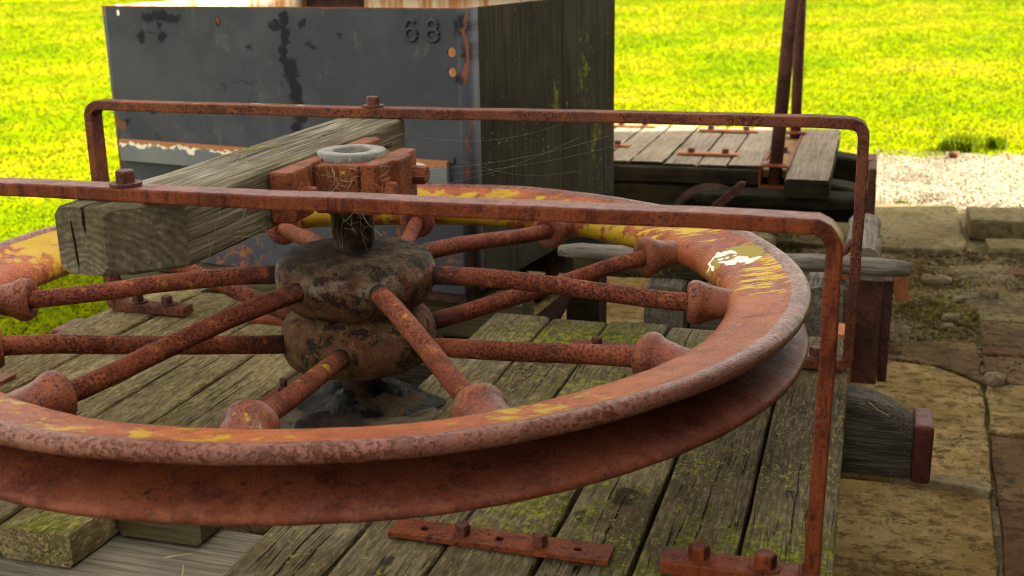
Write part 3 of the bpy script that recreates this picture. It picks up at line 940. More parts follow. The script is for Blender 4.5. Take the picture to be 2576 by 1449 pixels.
flag([(1.56, 3.02), (2.2, 3.00), (2.2, 3.12), (1.58, 3.13)], E0 + 0.022, m_brick2, 'brick')

# lumpy bed of earth between the flags
vs, fs = [], []
nx, ny = 90, 90
for j in range(ny + 1):
    for i in range(nx + 1):
        x, y = 0.25 + 1.45 * i / nx, 1.70 + 1.75 * j / ny
        e = min(1, min(i, nx - i, j, ny - j) / 6)
        h = .010 * math.sin(x * 9 + 1.3 * math.sin(y * 5)) + .008 * math.sin(y * 13 + x * 4) + random.uniform(-.005, .007)
        vs.append((x, y, G - .004 + (h + .010) * e))
for j in range(ny):
    for i in range(nx):
        a = j * (nx + 1) + i
        fs.append([a, a + 1, a + nx + 2, a + nx + 1])
mb = MB()
mb.add(vs, fs, True)
so_ = obj('earth_bed', mb, m_soil, None, (0, 0, G))
so_['kind'] = 'structure'

# pale broken lip of the raised flag
mb = MB()
lp = [(1.10, 0.846), (1.17, 0.835), (1.22, 0.840), (1.27, 0.826), (1.31, 0.828), (1.342, 0.81), (1.351, 0.835), (1.346, 0.866), (1.30, 0.884), (1.22, 0.889), (1.15, 0.884)]
mb.poly(lp, E0 + 0.004, E0 + 0.0315, 0.006)
obj('stone_chip', mb, m_pebble, pav)


def rock(name, x, y, rx, ry, rz, mat, label, z=None, rot=0.0, group=None, cat='stone', square=3.2):
    mb = MB()
    rn = random.Random(int((x * 31 + y * 57) * 1000))
    nu, nv = 14, 9
    vs, fs = [], []
    sg = lambda v, e: math.copysign(abs(v) ** e, v)
    ex = 2.0 / square
    for j in range(nv):
        ph = -math.pi / 2 + math.pi * j / (nv - 1)
        for i in range(nu):
            th = 2 * math.pi * i / nu
            k = 1 + rn.uniform(-.16, .13)
            px = rx * sg(math.cos(ph), ex) * sg(math.cos(th), ex) * k
            py = ry * sg(math.cos(ph), ex) * sg(math.sin(th), ex) * k
            pz = rz * sg(math.sin(ph), ex) * k
            vs.append((x + px * math.cos(rot) - py * math.sin(rot), y + px * math.sin(rot) + py * math.cos(rot), (G + .012 if z is None else z) + rz * 0.45 + pz))
    for j in range(nv - 1):
        for i in range(nu):
            fs.append([j * nu + i, j * nu + (i + 1) % nu, (j + 1) * nu + (i + 1) % nu, (j + 1) * nu + i])
    mb.add(vs, fs)
    o = obj(name, mb, mat)
    return tag(o, label, cat, group)


def kerb(x0, x1, y0, y1, h, label):
    mb = MB()
    mb.bar('X', x0, x1, y0, y1, G - .01, G + h, n=9, jit=.006, bev=.014)
    tag(obj('kerb_stone', mb, m_kerb), label, 'kerb stone')


kerb(1.475, 2.15, 3.70, 4.02, 0.10, 'squared mossy kerb block at the edge of the gravel')
kerb(1.53, 2.05, 3.36, 3.58, 0.045, 'low dark slab lying in front of the mossy kerb block')
rock('stone', 1.295, 2.84, 0.062, 0.035, 0.022, m_pebble, 'largest flat stone lying on the mossy soil', rot=-.1)
rock('stone', 1.375, 2.58, 0.028, 0.02, 0.016, m_pebble, 'small pale stone just right of the largest flat stone', rot=.5)
rock('stone', 1.33, 2.33, 0.035, 0.022, 0.018, m_pebble, 'rounded stone on the soil nearer than the largest flat stone', rot=.2)
rock('stone', 1.31, 2.22, 0.022, 0.018, 0.014, m_pebble, 'smallest pale pebble on the mossy soil')
rock('stone', 1.425, 1.66, 0.035, 0.03, 0.026, m_pebble, 'pebble wedged in the straight joint between the flags', rot=.6)
rock('stone', 1.10, 1.90, 0.05, 0.03, 0.02, m_flag2, 'brown broken stone beside the foot of the rusty plate', rot=-.5)
rock('stone', 1.49, 2.68, 0.03, 0.05, 0.03, m_pebble, 'upright pale stone at the edge of the squared stones', rot=.2)
rock('stone', 1.53, 6.02, 0.028, 0.024, 0.02, m_brick, 'reddish stone between the gravel and the lawn')


# crumbs of gravel and soil clods, uncountable
def scatter(name, label, n, xr, yr, smin, smax, mat, cond=None, zof=0.0):
    vs, fs = [], []
    for _ in range(n):
        x, y = random.uniform(*xr), random.uniform(*yr)
        if cond and not cond(x, y):
            continue
        s = random.uniform(smin, smax) * random.uniform(.6, 1.2)
        o = len(vs)
        a = random.uniform(0, 6.28)
        q = [(1, 0, 0), (-.2, .9, .1), (-.9, -.3, 0), (.1, -.8, -.1), (0, 0, .75), (0.1, 0, -.5)]
        for px, py, pz in q:
            px *= random.uniform(.7, 1.3)
            py *= random.uniform(.7, 1.3)
            vs.append((x + s * (px * math.cos(a) - py * math.sin(a)), y + s * (px * math.sin(a) + py * math.cos(a)), G + zof + s * .3 + s * pz))
        for i in range(4):
            j = (i + 1) % 4
            fs += [[o + i, o + j, o + 4], [o + j, o + i, o + 5]]
    mb = MB()
    mb.add(vs, fs, False)
    o = obj(name, mb, mat, None, (0, 0, G))
    o['kind'] = 'stuff'
    tag(o, label, name.replace('_', ' '))
    return o


m_crumb = simple('soil_crumb', (0.05, 0.034, 0.014), (0.24, 0.17, 0.075), 14, 0.95, 0.05)
m_chip = simple('gravel_chip', (0.12, 0.088, 0.05), (0.31, 0.255, 0.175), 6, 0.9, 0.1)
scatter('gravel', 'loose pale limestone chips on the path', 6500, (0.3, 4.0), (4.36, 6.25), 0.003, 0.010, m_chip)
scatter('soil_crumbs', 'brown crumbs and grit over the mossy soil', 6500, (0.4, 1.75), (1.75, 3.4), 0.003, 0.016, m_crumb, None, 0.006)
scatter('grit', 'fine grit lying on the sandstone flags', 260, (1.0, 2.2), (-0.5, 1.8), 0.002, 0.006, m_flag2, None, 0.03)


# dead stalks and moss cushions on the earth
mb = MB()
for _ in range(150):
    x, y = random.uniform(.95, 1.5), random.uniform(1.75, 3.3)
    a, l = random.uniform(0, 6.28), random.uniform(.02, .10)
    p0 = Vector((x, y, G + random.uniform(.010, .022)))
    p1 = p0 + Vector((math.cos(a) * l, math.sin(a) * l, random.uniform(-.004, .02)))
    mb.tube([p0, (p0 + p1) / 2 + Vector((0, 0, .006)), p1], random.uniform(.0008, .0018), 4, cap=False)
o = obj('dead_stalks', mb, m_straw2, None, (0, 0, G))
o['kind'] = 'stuff'
tag(o, 'brown dead stalks strewn over the mossy soil', 'stalks')
vs, fs, tint = [], [], []
for _ in range(5200):
    cx, cy = random.choice([(1.33, 2.55), (1.22, 2.35), (1.40, 2.95), (1.25, 2.9), (1.36, 2.2), (0.6, 3.3), (0.9, 3.33)])
    x, y = random.gauss(cx, .10), random.gauss(cy, .11)
    h = random.uniform(.006, .016)
    a = random.uniform(0, 6.28)
    w = random.uniform(.002, .004)
    o = len(vs)
    z = G + (.008 if y < 3.3 else .05)
    vs += [(x - w * math.cos(a), y - w * math.sin(a), z), (x + w * math.cos(a), y + w * math.sin(a), z), (x + random.uniform(-.006, .006), y + random.uniform(-.006, .006), z + h)]
    fs.append([o, o + 1, o + 2])
mb = MB()
mb.add(vs, fs, False)
o = obj('moss', mb, m_moss, None, (0, 0, G))
o['kind'] = 'stuff'
tag(o, 'low olive moss cushions on the soil beside the carts', 'moss')


# ------------------------------------------------------------------ grass
def grass(name, label, n, dmin, dmax, seed, amin=-62, amax=12):
    rg = np.random.default_rng(seed)
    # density falls off with distance from where one stands in the yard; blades grow coarser with distance
    ln = rg.random(n)
    d = dmin * (dmax / dmin) ** ln
    az = np.radians(rg.uniform(amin, amax, n))
    x = CAM.x + d * np.sin(az)
    y = CAM.y + d * np.cos(az)
    keep = ~((x > -1.62 + 0.12 * np.sin(y * 5)) & (y < 4.35)) & ~((x > 0.35) & (y < 5.72 + 0.32 * np.clip((x - .3) / 1.7, 0, 1.4) + .07 * np.sin(x * 9)) & (y > 4.2)) & (x < 14)
    x, y, d = x[keep], y[keep], d[keep]
    n = len(x)
    h = (0.012 + 0.0009 * d) * rg.uniform(.5, 1.4, n)
    w = (0.0016 + 0.00055 * d) * rg.uniform(.7, 1.3, n)
    a = rg.uniform(0, 6.283, n)
    la = rg.uniform(0, 6.283, n)
    lean = h * rg.uniform(.6, 1.8, n)
    z0 = np.full(n, G - 0.012)
    wx, wy = np.cos(a) * w, np.sin(a) * w
    lx, ly = np.cos(la) * lean, np.sin(la) * lean
    P = np.empty((n, 5, 3))
    P[:, 0] = np.stack([x - wx, y - wy, z0], 1)
    P[:, 1] = np.stack([x + wx, y + wy, z0], 1)
    P[:, 2] = np.stack([x + wx * .8 + lx * .35, y + wy * .8 + ly * .35, z0 + h * .6], 1)
    P[:, 3] = np.stack([x - wx * .8 + lx * .35, y - wy * .8 + ly * .35, z0 + h * .6], 1)
    P[:, 4] = np.stack([x + lx, y + ly, z0 + h * .95], 1)
    P = P.reshape(-1, 3)
    base = np.arange(n)[:, None] * 5
    quads = base + np.array([0, 1, 2, 3])
    tris = base + np.array([3, 2, 4])
    me = bpy.data.meshes.new(name)
    me.vertices.add(len(P))
    me.vertices.foreach_set('co', P.ravel())
    loops = np.concatenate([quads.ravel(), tris.ravel()])
    starts = np.concatenate([np.arange(n) * 4, n * 4 + np.arange(n) * 3])
    me.loops.add(len(loops))
    me.loops.foreach_set('vertex_index', loops)
    me.polygons.add(2 * n)
    me.polygons.foreach_set('loop_start', starts)
    me.update(calc_edges=True)
    at = me.attributes.new('tint', 'FLOAT', 'POINT')
    at.data.foreach_set('value', np.repeat(rg.random(n), 5))
    me.materials.append(m_grass)
    o = bpy.data.objects.new(name, me)
    COL.objects.link(o)
    o['kind'] = 'stuff'
    tag(o, label, 'grass')
    return o


grass('grass', 'short sunlit yellow green lawn behind the carts', 320000, 2.6, 42, 5)


def tuft(x, y, s, n, label):
    rn = random.Random(int(x * 100 + y * 10))
    vs, fs, tint = [], [], []
    for _ in range(n):
        a, r = rn.uniform(0, 6.28), min(.8, abs(rn.gauss(0, .4))) * s
        bx, by = x + r * math.cos(a), y + r * math.sin(a)
        h = s * rn.uniform(.2, .62)
        la = rn.uniform(0, 6.28)
        l = h * rn.uniform(.2, .8)
        w = .006 * rn.uniform(.7, 1.3)
        wa = rn.uniform(0, 3.14)
        wx, wy = w * math.cos(wa), w * math.sin(wa)
        o = len(vs)
        vs += [(bx - wx, by - wy, G - .01), (bx + wx, by + wy, G - .01), (bx + wx + l * .4 * math.cos(la), by + wy + l * .4 * math.sin(la), G + h * .65),
               (bx - wx + l * .4 * math.cos(la), by - wy + l * .4 * math.sin(la), G + h * .65), (bx + l * math.cos(la), by + l * math.sin(la), G + h)]
        fs += [[o, o + 1, o + 2, o + 3], [o + 3, o + 2, o + 4]]
        tint += [rn.uniform(-.9, 0.5)] * 5
    mb = MB()
    mb.add(vs, fs, False)
    o = obj('grass_tuft', mb, m_grass)
    at = o.data.attributes.new('tint', 'FLOAT', 'POINT')
    at.data.foreach_set('value', tint)
    return tag(o, label, 'grass tuft')


tuft(1.60, 6.38, 0.19, 420, 'tall dark green grass tuft growing where lawn meets gravel')
tuft(1.84, 6.55, 0.13, 220, 'smaller green grass tuft right of the tall one at the gravel edge')
tuft(1.18, 4.42, 0.05, 110, 'tiny green weed at the back edge of the stone flag')
tuft(-1.75, 1.35, 0.08, 120, 'low green tuft beside the left end of the near cart')


# ------------------------------------------------------------------ stone shed added out of view at the right to shade the carts
shed = thing('added_shade_shed', (7.0, -2.0, G), 'tall stone shed added out of view to cast shade over the carts', 'shed')
SHX, SHY = 4.0, 5.06
ZE = G + 5.4
mb = MB()
mb.box(SHX, 10.0, -9.0, SHY, G, ZE, 0.02)
obj('shade_shed_wall', mb, m_wallstone, shed)
mb = MB()
ov = 0.12
mb.add([(SHX - ov, -9.2, ZE + .01), (SHX - ov, SHY + ov, ZE + .01), (7, SHY + ov, ZE + 1.7), (7, -9.2, ZE + 1.7), (10 + ov, SHY + ov, ZE + .01), (10 + ov, -9.2, ZE + .01)],
       [[0, 1, 2, 3], [3, 2, 4, 5], [1, 4, 2], [0, 3, 5], [0, 5, 4, 1]], False)
obj('shade_shed_roof', mb, m_roof, shed)
mb = MB()
mb.box(SHX - .04, SHX + .02, -3.2, -1.4, G, G + 2.3, 0.01)
obj('shade_shed_door', mb, m_weathered_y, shed)
mb = MB()
mb.add([(SHX - .05, -9.0, 2.75), (SHX - .05, 4.6, 2.75), (1.75, 4.6, 2.15), (1.75, -9.0, 2.15), (SHX - .05, -9.0, 2.80), (SHX - .05, 4.6, 2.80), (1.75, 4.6, 2.20), (1.75, -9.0, 2.20)],
       [[0, 1, 2, 3], [7, 6, 5, 4], [0, 4, 5, 1], [1, 5, 6, 2], [2, 6, 7, 3], [3, 7, 4, 0]], False)
obj('sky_blocker_roof', mb, m_roof, shed)  # unseen roof added to cut sky light from the upper right
for y in (-7.0, -4.2):
    mb = MB()
    mb.box(1.80, 1.92, y, y + .12, G, 2.16, .008)
    obj('sky_blocker_post', mb, m_weathered_y, shed)


# ------------------------------------------------------------------ generic parts
def strap(parent, x0, x1, y, w, z, mat, bolts, holes=(), th=0.008, bmat=m_bolt, br=0.013, bh=0.018):
    """flat iron strap with real bolt holes; bolts are children"""
    mb = MB()
    xs = sorted(list(holes))
    hr = 0.0075
    y0, y1 = y - w / 2, y + w / 2
    zz0, zz1 = z, z + th
    cells = []
    cur = x0
    for hx in xs:
        cells.append(('r', cur, hx - w / 2 * .8))
        cells.append(('h', hx - w / 2 * .8, hx + w / 2 * .8, hx))
        cur = hx + w / 2 * .8
    cells.append(('r', cur, x1))
    jj = random.Random(int(x0 * 999))
    for c in cells:
        if c[0] == 'r':
            a, b = c[1], c[2]
            for zz, fl in ((zz1, 0), (zz0, 1)):
                mb.add([(a, y0, zz), (b, y0, zz), (b, y1, zz), (a, y1, zz)], [[0, 1, 2, 3]], False)
        else:
            a, b, hx = c[1:]
            n = 16
            circ, sq = [], []
            for k in range(n):
                an = 2 * math.pi * (k + .5) / n
                cx, sx = math.cos(an), math.sin(an)
                circ.append((hx + hr * cx, y + hr * sx))
                m = max(abs(cx) / ((b - a) / 2), abs(sx) / (w / 2))
                sq.append((hx + cx / m, y + sx / m))
            # snap to corners
            for cxn, cyn in ((a, y0), (b, y0), (b, y1), (a, y1)):
                k = min(range(n), key=lambda i: (sq[i][0] - cxn) ** 2 + (sq[i][1] - cyn) ** 2)
                sq[k] = (cxn, cyn)
            for zz in (zz1, zz0):
                vs = [(p[0], p[1], zz) for p in circ] + [(p[0], p[1], zz) for p in sq]
                mb.add(vs, [[k, (k + 1) % n, n + (k + 1) % n, n + k] for k in range(n)], False)
            vs = [(p[0], p[1], zz1) for p in circ] + [(p[0], p[1], zz0) for p in circ]
            mb.add(vs, [[k, (k + 1) % n, n + (k + 1) % n, n + k] for k in range(n)], True)
    for (ax, ay), (bx, by) in (((x0, y0), (x1, y0)), ((x1, y0), (x1, y1)), ((x1, y1), (x0, y1)), ((x0, y1), (x0, y0))):
        mb.add([(ax, ay, zz0), (bx, by, zz0), (bx, by, zz1), (ax, ay, zz1)], [[0, 1, 2, 3]], False)
    # merge by position
    o = obj('iron_strap', mb, mat, parent)
    bm = bmesh.new()
    bm.from_mesh(o.data)
    bmesh.ops.remove_doubles(bm, verts=bm.verts, dist=1e-5)
    bmesh.ops.recalc_face_normals(bm, faces=bm.faces)
    bm.to_mesh(o.data)
    bm.free()
    for i, bx in enumerate(bolts):
        m2 = MB()
        m2.hexbolt((bx, y, z + th), r=br, h=bh, washer=0, rot=.3 + i)
        obj('bolt', m2, bmat, o)
    return o


def wheel_mesh(parent, x, y, z, r, w, mat, spokes=6):
    mb = MB()
    prof = [(r - .02, 0), (r, .004), (r, w * .75), (r + .014, w * .78), (r + .014, w), (r - .03, w), (r - .035, w * .5)]
    mb.lathe(prof, 40, (x, y, z), (0, 1, 0), closed=True)
    o = obj('wheel', mb, mat, parent)
    m2 = MB()
    m2.lathe([(0.0, -.01), (.03, -.008), (.035, .0), (.035, w), (0, w)], 20, (x, y, z), (0, 1, 0))
    obj('wheel_hub', m2, mat, o)
    for k in range(spokes):
        a = 6.2832 * (k + .3) / spokes
        m3 = MB()
        d = Vector((math.cos(a), 0, math.sin(a)))
        c = Vector((x, y + w * .5, z))
        m3.tube([c + d * .028, c + d * (r - .02)], [.013, .010], 8)
        obj('wheel_spoke', m3, mat, o)
    return o


# ------------------------------------------------------------------ near flat cart
cart = thing('flat_cart', (0, 0, G), 'near flat timber rail cart with mossy plank deck carrying the pulley wheel', 'cart')
seams_r = [0.072, 0.230, 0.382, 0.540, 0.683, 0.836, 0.985]
seams_l = [-0.960, -0.798, -0.642, -0.515, -0.380, -0.229]
for i in range(len(seams_r) - 1):
    mb = MB()
    g = 0.0032 + random.uniform(0, .0012)
    mb.bar('Y', -0.98, 0.682 + random.uniform(-.006, .006), seams_r[i] + g, seams_r[i + 1] - g, -0.06, random.uniform(-.002, .002), n=22, jit=0.0012, bev=0.0045)
    obj('plank', mb, m_plank_right, cart)
for i in range(len(seams_l) - 1):
    mb = MB()
    g = 0.0030 + random.uniform(0, .001)
    mb.bar('Y', -0.665 if i > 2 else -0.675, 0.675 + random.uniform(-.008, .008), seams_l[i] + g, seams_l[i + 1] - g, -0.06, random.uniform(-.002, .002), n=22, jit=0.0012, bev=0.0045)
    obj('plank', mb, m_plank_left, cart)
# narrow board beside the shaft slot and the block carrying the footing
mb = MB()
mb.bar('Y', -0.545, 0.30, -0.226, -0.060, -0.058, -0.004, n=12, bev=0.005)
obj('footing_block', mb, m_block, cart)
mb = MB()
mb.bar('Y', -0.33, 0.14, -0.0565, 0.066, -0.058, -0.014, n=8, bev=0.006)
obj('footing_board', mb, m_block, cart)
# sole bars along the cart with iron caps
for y0, y1, m in ((-0.80, -0.462, m_solebar_grey), (0.448, 0.560, m_solebar)):
    secs = []
    xs = [-1.10, -1.06, -1.0, -0.5, 0.0, 0.5, 0.97, 1.00, 1.04, 1.08, 1.11, 1.128]
    for x in xs:
        k = max(0.0, (x - 0.99) / 0.12)
        zt = -0.064 - 0.038 * k * k
        zb = -0.255
        ye = 0.012 + 0.022 * k
        secs.append([Vector((x, y0, zb + .01)), Vector((x, y1, zb + .01)), Vector((x, y1, zt - ye)), Vector((x, y1 - ye * .4, zt - ye * .3)), Vector((x, y1 - ye, zt)), Vector((x, y0 + ye, zt)), Vector((x, y0 + ye * .4, zt - ye * .3)), Vector((x, y0, zt - ye))])
    mb = MB()
    mb.sections(secs, smooth=False)
    sb = obj('sole_bar', mb, m, cart)
    for xa, xb in ((1.1285, 1.172), (-1.145, -1.1005)):
        m2 = MB()
        m2.box(xa, xb, y0 - .006, y1 + .004, -0.252, -0.112 if xa > 0 else -0.070, 0.012, 3)
        obj('end_cap', m2, m_cap, sb)
# headstocks below
for x0, x1 in ((-0.93, -0.78), (0.80, 0.95)):
    mb = MB()
    mb.bar('Y', -0.46, 0.453, x0, x1, -0.25, -0.064, n=8)
    obj('cross_bearer', mb, m_block, cart)
for x in (-0.55, 0.55):
    for y in (-0.40, 0.36):
        wheel_mesh(cart, x, y, G + 0.19, 0.17, 0.06, m_dark_iron)
    mb = MB()
    mb.tube([(x, -0.44, G + .19), (x, 0.46, G + .19)], 0.025, 12)
    obj('axle', mb, m_dark_iron, cart)
# straps on the deck
strap(cart, 0.281, 0.648, -0.507, 0.053, 0.0035, m_strap, (0.402, 0.532), (0.336, 0.465, 0.595))
strap(cart, 0.335, 0.648, 0.463, 0.05, 0.0035, m_strap, (0.532, 0.402), ())
strap(cart, -0.52, -0.155, 0.463, 0.05, 0.0035, m_strap, (-0.42, -0.25), ())
strap(cart, -0.955, -0.83, -0.085, 0.05, 0.0035, m_strap, (), ())
mb = MB()
mb.box(-0.215, -0.15, -0.075, 0.055, -0.0035, 0.008, 0.002)
st = obj('iron_strap', mb, m_strap, cart)
mb = MB()
mb.hexbolt((-0.182, -0.005, 0.008), r=0.015, h=0.016, washer=0, stud=0.018)
obj('bolt', mb, m_bolt, st)
# oval foot plate with hollow, grease heap
mb = MB()
pts = [(-0.02 + 0.185 * math.cos(a) * (1 + .08 * math.cos(2 * a)), -0.045 + 0.15 * math.sin(a)) for a in [6.2832 * k / 40 for k in range(40)]]
mb.poly(pts, -0.0125, 0.006, 0.003)
fp = obj('foot_plate', mb, m_footplate, cart)
mb = MB()
mb.lathe([(0.0, 0.0), (0.05, 0.0), (0.066, 0.004), (0.072, 0.009), (0.066, 0.012), (0.05, 0.006), (0, 0.005)], 32, (-0.005, -0.155, 0.0065))
obj('oil_cup', mb, m_shaft, fp)
mb = MB()
vs, fs = [], []
nr, na = 16, 56
for i in range(nr):
    for k in range(na):
        a = 6.2832 * k / na
        rr = 0.03 + 0.115 * i / (nr - 1)
        r2 = rr * (1 + 0.10 * math.sin(3 * a + 1) + .06 * math.sin(7 * a))
        h = 0.042 * max(0, 1 - ((rr - .03) / .115) ** 1.3) * (0.7 + 0.5 * math.sin(2 * a + 2.0) ** 2) + random.uniform(-1, 1) * .0045 * (1 - i / (nr - 1))
        vs.append((r2 * math.cos(a) * 1.05, 0.012 + r2 * math.sin(a) * .85, 0.0045 + max(0, h)))
for i in range(nr - 1):
    for k in range(na):
        fs.append([i * na + k, i * na + (k + 1) % na, (i + 1) * na + (k + 1) % na, (i + 1) * na + k])
mb.add(vs, fs)
gz = obj('grease', mb, m_grease, cart)
gz['kind'] = 'stuff'

# ------------------------------------------------------------------ sheave wheel
whl = thing('pulley_wheel', (0, 0, 0.03), 'large rusty grooved pulley wheel lying flat on the near cart', 'wheel')
ZC, HG = 0.241, 0.045


lip_ = [(0.8930, 0.0290), (0.8995, 0.0315), (0.9040, 0.0370), (0.9056, 0.0440), (0.9035, 0.0510), (0.8975, 0.0563), (0.8895, 0.0580), (0.8805, 0.0563), (0.8690, 0.0515)]
top_ = [(0.850, 0.0455), (0.828, 0.0405), (0.806, 0.0365), (0.786, 0.0330), (0.770, 0.0280), (0.757, 0.0200), (0.7505, 0.010), (0.749, 0.0)]
lipl_ = [(0.8960, 0.0375), (0.9025, 0.0410), (0.9056, 0.0465), (0.9050, 0.0520), (0.9005, 0.0562), (0.8925, 0.0580), (0.8850, 0.0575), (0.8780, 0.0555), (0.8690, 0.0515)]
gr_ = [(0.772, 0.0), (0.774, 0.010), (0.781, 0.0180), (0.800, 0.0225), (0.840, 0.0260), (0.872, 0.0280)]
grl_ = [(0.776, 0.0080), (0.787, 0.0130), (0.815, 0.0190), (0.848, 0.0265), (0.875, 0.0325)]
half = lip_ + top_
halfl = lipl_ + top_
prof = half + [(r, -z) for r, z in halfl[-2::-1]] + [(r, -z) for r, z in grl_[::-1]] + gr_
nh, ng = len(half), len(gr_)
pm_ = []
for k in range(len(prof)):
    k2 = (k + 1) % len(prof)
    ra, rb = prof[k], prof[k2]
    if k < len(lip_) - 1:
        pm_.append(1)
    elif k >= 2 * nh - 7:
        pm_.append(2)
    else:
        pm_.append(0)
mb = MB()
n = 288
wv = [sum(math.sin(2 * math.pi * i / n * f + ph) * am for f, ph, am in ((3, 1.1, .0016), (7, 2.0, .0008), (19, .4, .0005))) for i in range(n)]
secs = []
for i in range(n):
    a = 2 * math.pi * i / n
    secs.append([((r + wv[i] + random.uniform(-.0004, .0004)) * math.cos(a), (r + wv[i]) * math.sin(a), ZC + z + wv[(i * 3) % n] * .6) for r, z in prof])
mb.sections(secs, closed=True)
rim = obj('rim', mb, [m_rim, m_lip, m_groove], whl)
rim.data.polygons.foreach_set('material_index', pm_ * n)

UP = [(.125, .285), (.18, .286), (.25, .283), (.33, .277), (.42, .267), (.50, .257), (.58, .247), (.64, .241), (.69, .238), (.73, .238)]
LO = [(.12, .152), (.18, .160), (.25, .171), (.33, .182), (.42, .196), (.50, .209), (.58, .223), (.64, .232), (.69, .236), (.73, .236)]
BOSS = [(0.0, .6785), (.020, .678), (.023, .6755), (.035, .6755), (.0412, .678), (.0445, .684), (.0453, .691), (.0443, .699), (.0418, .705), (.0390, .710), (.0375, .717), (.0375, .729), (.0385, .743), (.0410, .757), (.0455, .772), (.0400, .785)]
for k in range(12):
    upper = k % 2 == 0
    an = R((10.0 if upper else 41.0) + 60 * (k // 2))
    if k in (6,):
        an += R(6)
    d = Vector((math.cos(an), math.sin(an), 0))
    path = UP if upper else LO
    mb = MB()
    wob = [random.uniform(-.001, .001) for _ in path]
    pts = [d * s + Vector((0, 0, z + wz)) for (s, z), wz in zip(path, wob)]
    mb.tube(pts, [.0200, .0195, .0190, .0188, .0186, .0186, .0186, .0188, .0190, .0190], 16)
    obj('spoke', mb, m_spoke, whl)
    mb = MB()
    b2 = [(r * (1 + random.uniform(-.015, .015)), h) for r, h in BOSS]
    zs = .238
    mb.lathe(b2, 28, (0, 0, zs), d, jit=0.012)
    # keep the flare within the thickness of the rim
    mb.v = [(x, y, zs + (z - zs) * (1.0 if math.hypot(x, y) < .712 else max(.62, 1 - (math.hypot(x, y) - .712) * 7))) for x, y, z in mb.v]
    obj('spoke_socket', mb, m_socket, rim)

hub_up = [(.040, .346), (.060, .3425), (.090, .3395), (.118, .337), (.137, .333), (.150, .326), (.1585, .315), (.1630, .300), (.1640, .284), (.1620, .268), (.157, .253), (.149, .240), (.139, .230), (.128, .2225), (.120, .218)]
hub_lo = [(.119, .2175), (.127, .214), (.138, .207), (.148, .197), (.1555, .184), (.1600, .168), (.1610, .150), (.1590, .132), (.1520, .116), (.1390, .104), (.120, .097), (.095, .093), (.04, .090)]
for prof_, lab in ((hub_up, 'upper hub half, dirt and grey grime on top'), (hub_lo, 'lower hub half, brown rust with black grease flakes')):
    mb = MB()
    n = 72
    secs = []
    for i in range(n):
        a = 2 * math.pi * i / n
        w_ = .0015 * math.sin(5 * a) + .001 * math.sin(11 * a + 1)
        secs.append([((r + w_) * math.cos(a), (r + w_) * math.sin(a), z + random.uniform(-.0007, .0007)) for r, z in prof_])
    vs = [p for c in secs for p in c]
    m = len(prof_)
    mb.add(vs, [[i * m + k, ((i + 1) % n) * m + k, ((i + 1) % n) * m + k + 1, i * m + k + 1] for i in range(n) for k in range(m - 1)])
    h = obj('hub', mb, m_hub, whl)
    h['label'] = lab
mb = MB()
mb.lathe([(0, .02), (.0415, .02), (.0415, .08), (.0415, .33), (.043, .34), (.043, .415), (.050, .418), (.050, .43), (.0, .43)], 40)
shaft = obj('shaft', mb, m_shaft, whl)

# ------------------------------------------------------------------ timber beam across the frames
mb = MB()
X0, X1, Z0, Z1 = -0.232, -0.066, 0.425, 0.5405
ys = [-0.585, -0.575, -0.555, -0.535, -0.515, -0.49, -0.44, -0.3, -0.15, 0.0, 0.15, 0.3, 0.43, 0.452, 0.458]
secs = []
for i, y in enumerate(ys):
    x1 = X1
    if y < -0.49:
        x1 = X1 - (-0.49 - y) * 0.95
    e = 0.006 if 0 < i < len(ys) - 1 else 0.014
    zb = Z0 + (0.004 if y < -.57 else 0)
    r_ = lambda: random.uniform(-.0015, .0015)
    x0 = X0 - (0.012 if y < -0.3 else 0.0) * 1.0
    secs.append([Vector((x0 + e, y + r_(), zb)), Vector((x1 - e, y, zb)), Vector((x1 + r_(), y, zb + e)), Vector((x1 + r_(), y, Z1 - e)), Vector((x1 - e, y, Z1 + r_() * .3)), Vector((x0 + e * 2, y, Z1 + r_() * .3)), Vector((x0 + e * .5, y, Z1 - e * .3)), Vector((x0 + r_(), y, Z1 - e)), Vector((x0, y, zb + e))])
mb.sections(secs, smooth=False)
beam = tag(obj('timber_beam', mb, m_beam), 'weathered grey timber beam lying across under the two iron frames', 'beam')

# ------------------------------------------------------------------ bearing block on the beam
brg = thing('bearing_block', (0.01, 0, 0.43), 'rusty cast iron bearing block round the shaft head beside the beam', 'bearing')
mb = MB()
mb.poly([(-0.0635, -0.215), (-0.026, -0.215), (-0.020, -0.205), (-0.022, -0.125), (-0.030, -0.105), (-0.030, 0.105), (-0.022, 0.125), (-0.020, 0.205), (-0.026, 0.215), (-0.0635, 0.215)], 0.437, 0.533, 0.005)
base = obj('bearing_base', mb, m_bearing, brg)
mb = MB()
mb.poly([(-0.0295, -0.102), (-0.012, -0.098), (0.004, -0.090), (0.056, -0.088), (0.060, -0.080), (0.060, 0.080), (0.056, 0.088), (0.004, 0.090), (-0.012, 0.098), (-0.0295, 0.102)], 0.432, 0.527, 0.006)
obj('housing', mb, m_bearing, brg)
mb = MB()
mb.poly([(0.068, -0.102), (0.098, -0.104), (0.106, -0.096), (0.108, -0.05), (0.122, -0.032), (0.122, 0.032), (0.108, 0.05), (0.106, 0.096), (0.098, 0.104), (0.068, 0.102)], 0.434, 0.532, 0.006)
cap = obj('cap', mb, m_bearing, brg)
mb = MB()
mb.box(0.0605, 0.0675, -0.06, 0.06, 0.445, 0.515, 0.001)
obj('packing', mb, m_shaft, brg)
mb = MB()
mb.lathe([(.0385, .496), (.0385, .5395), (.040, .5415), (.0665, .5415), (.0690, .5395), (.0690, .526), (.0685, .516), (.060, .514)], 56, (0.004, 0.006, 0))
obj('collar', mb, m_collar, brg)
mb = MB()
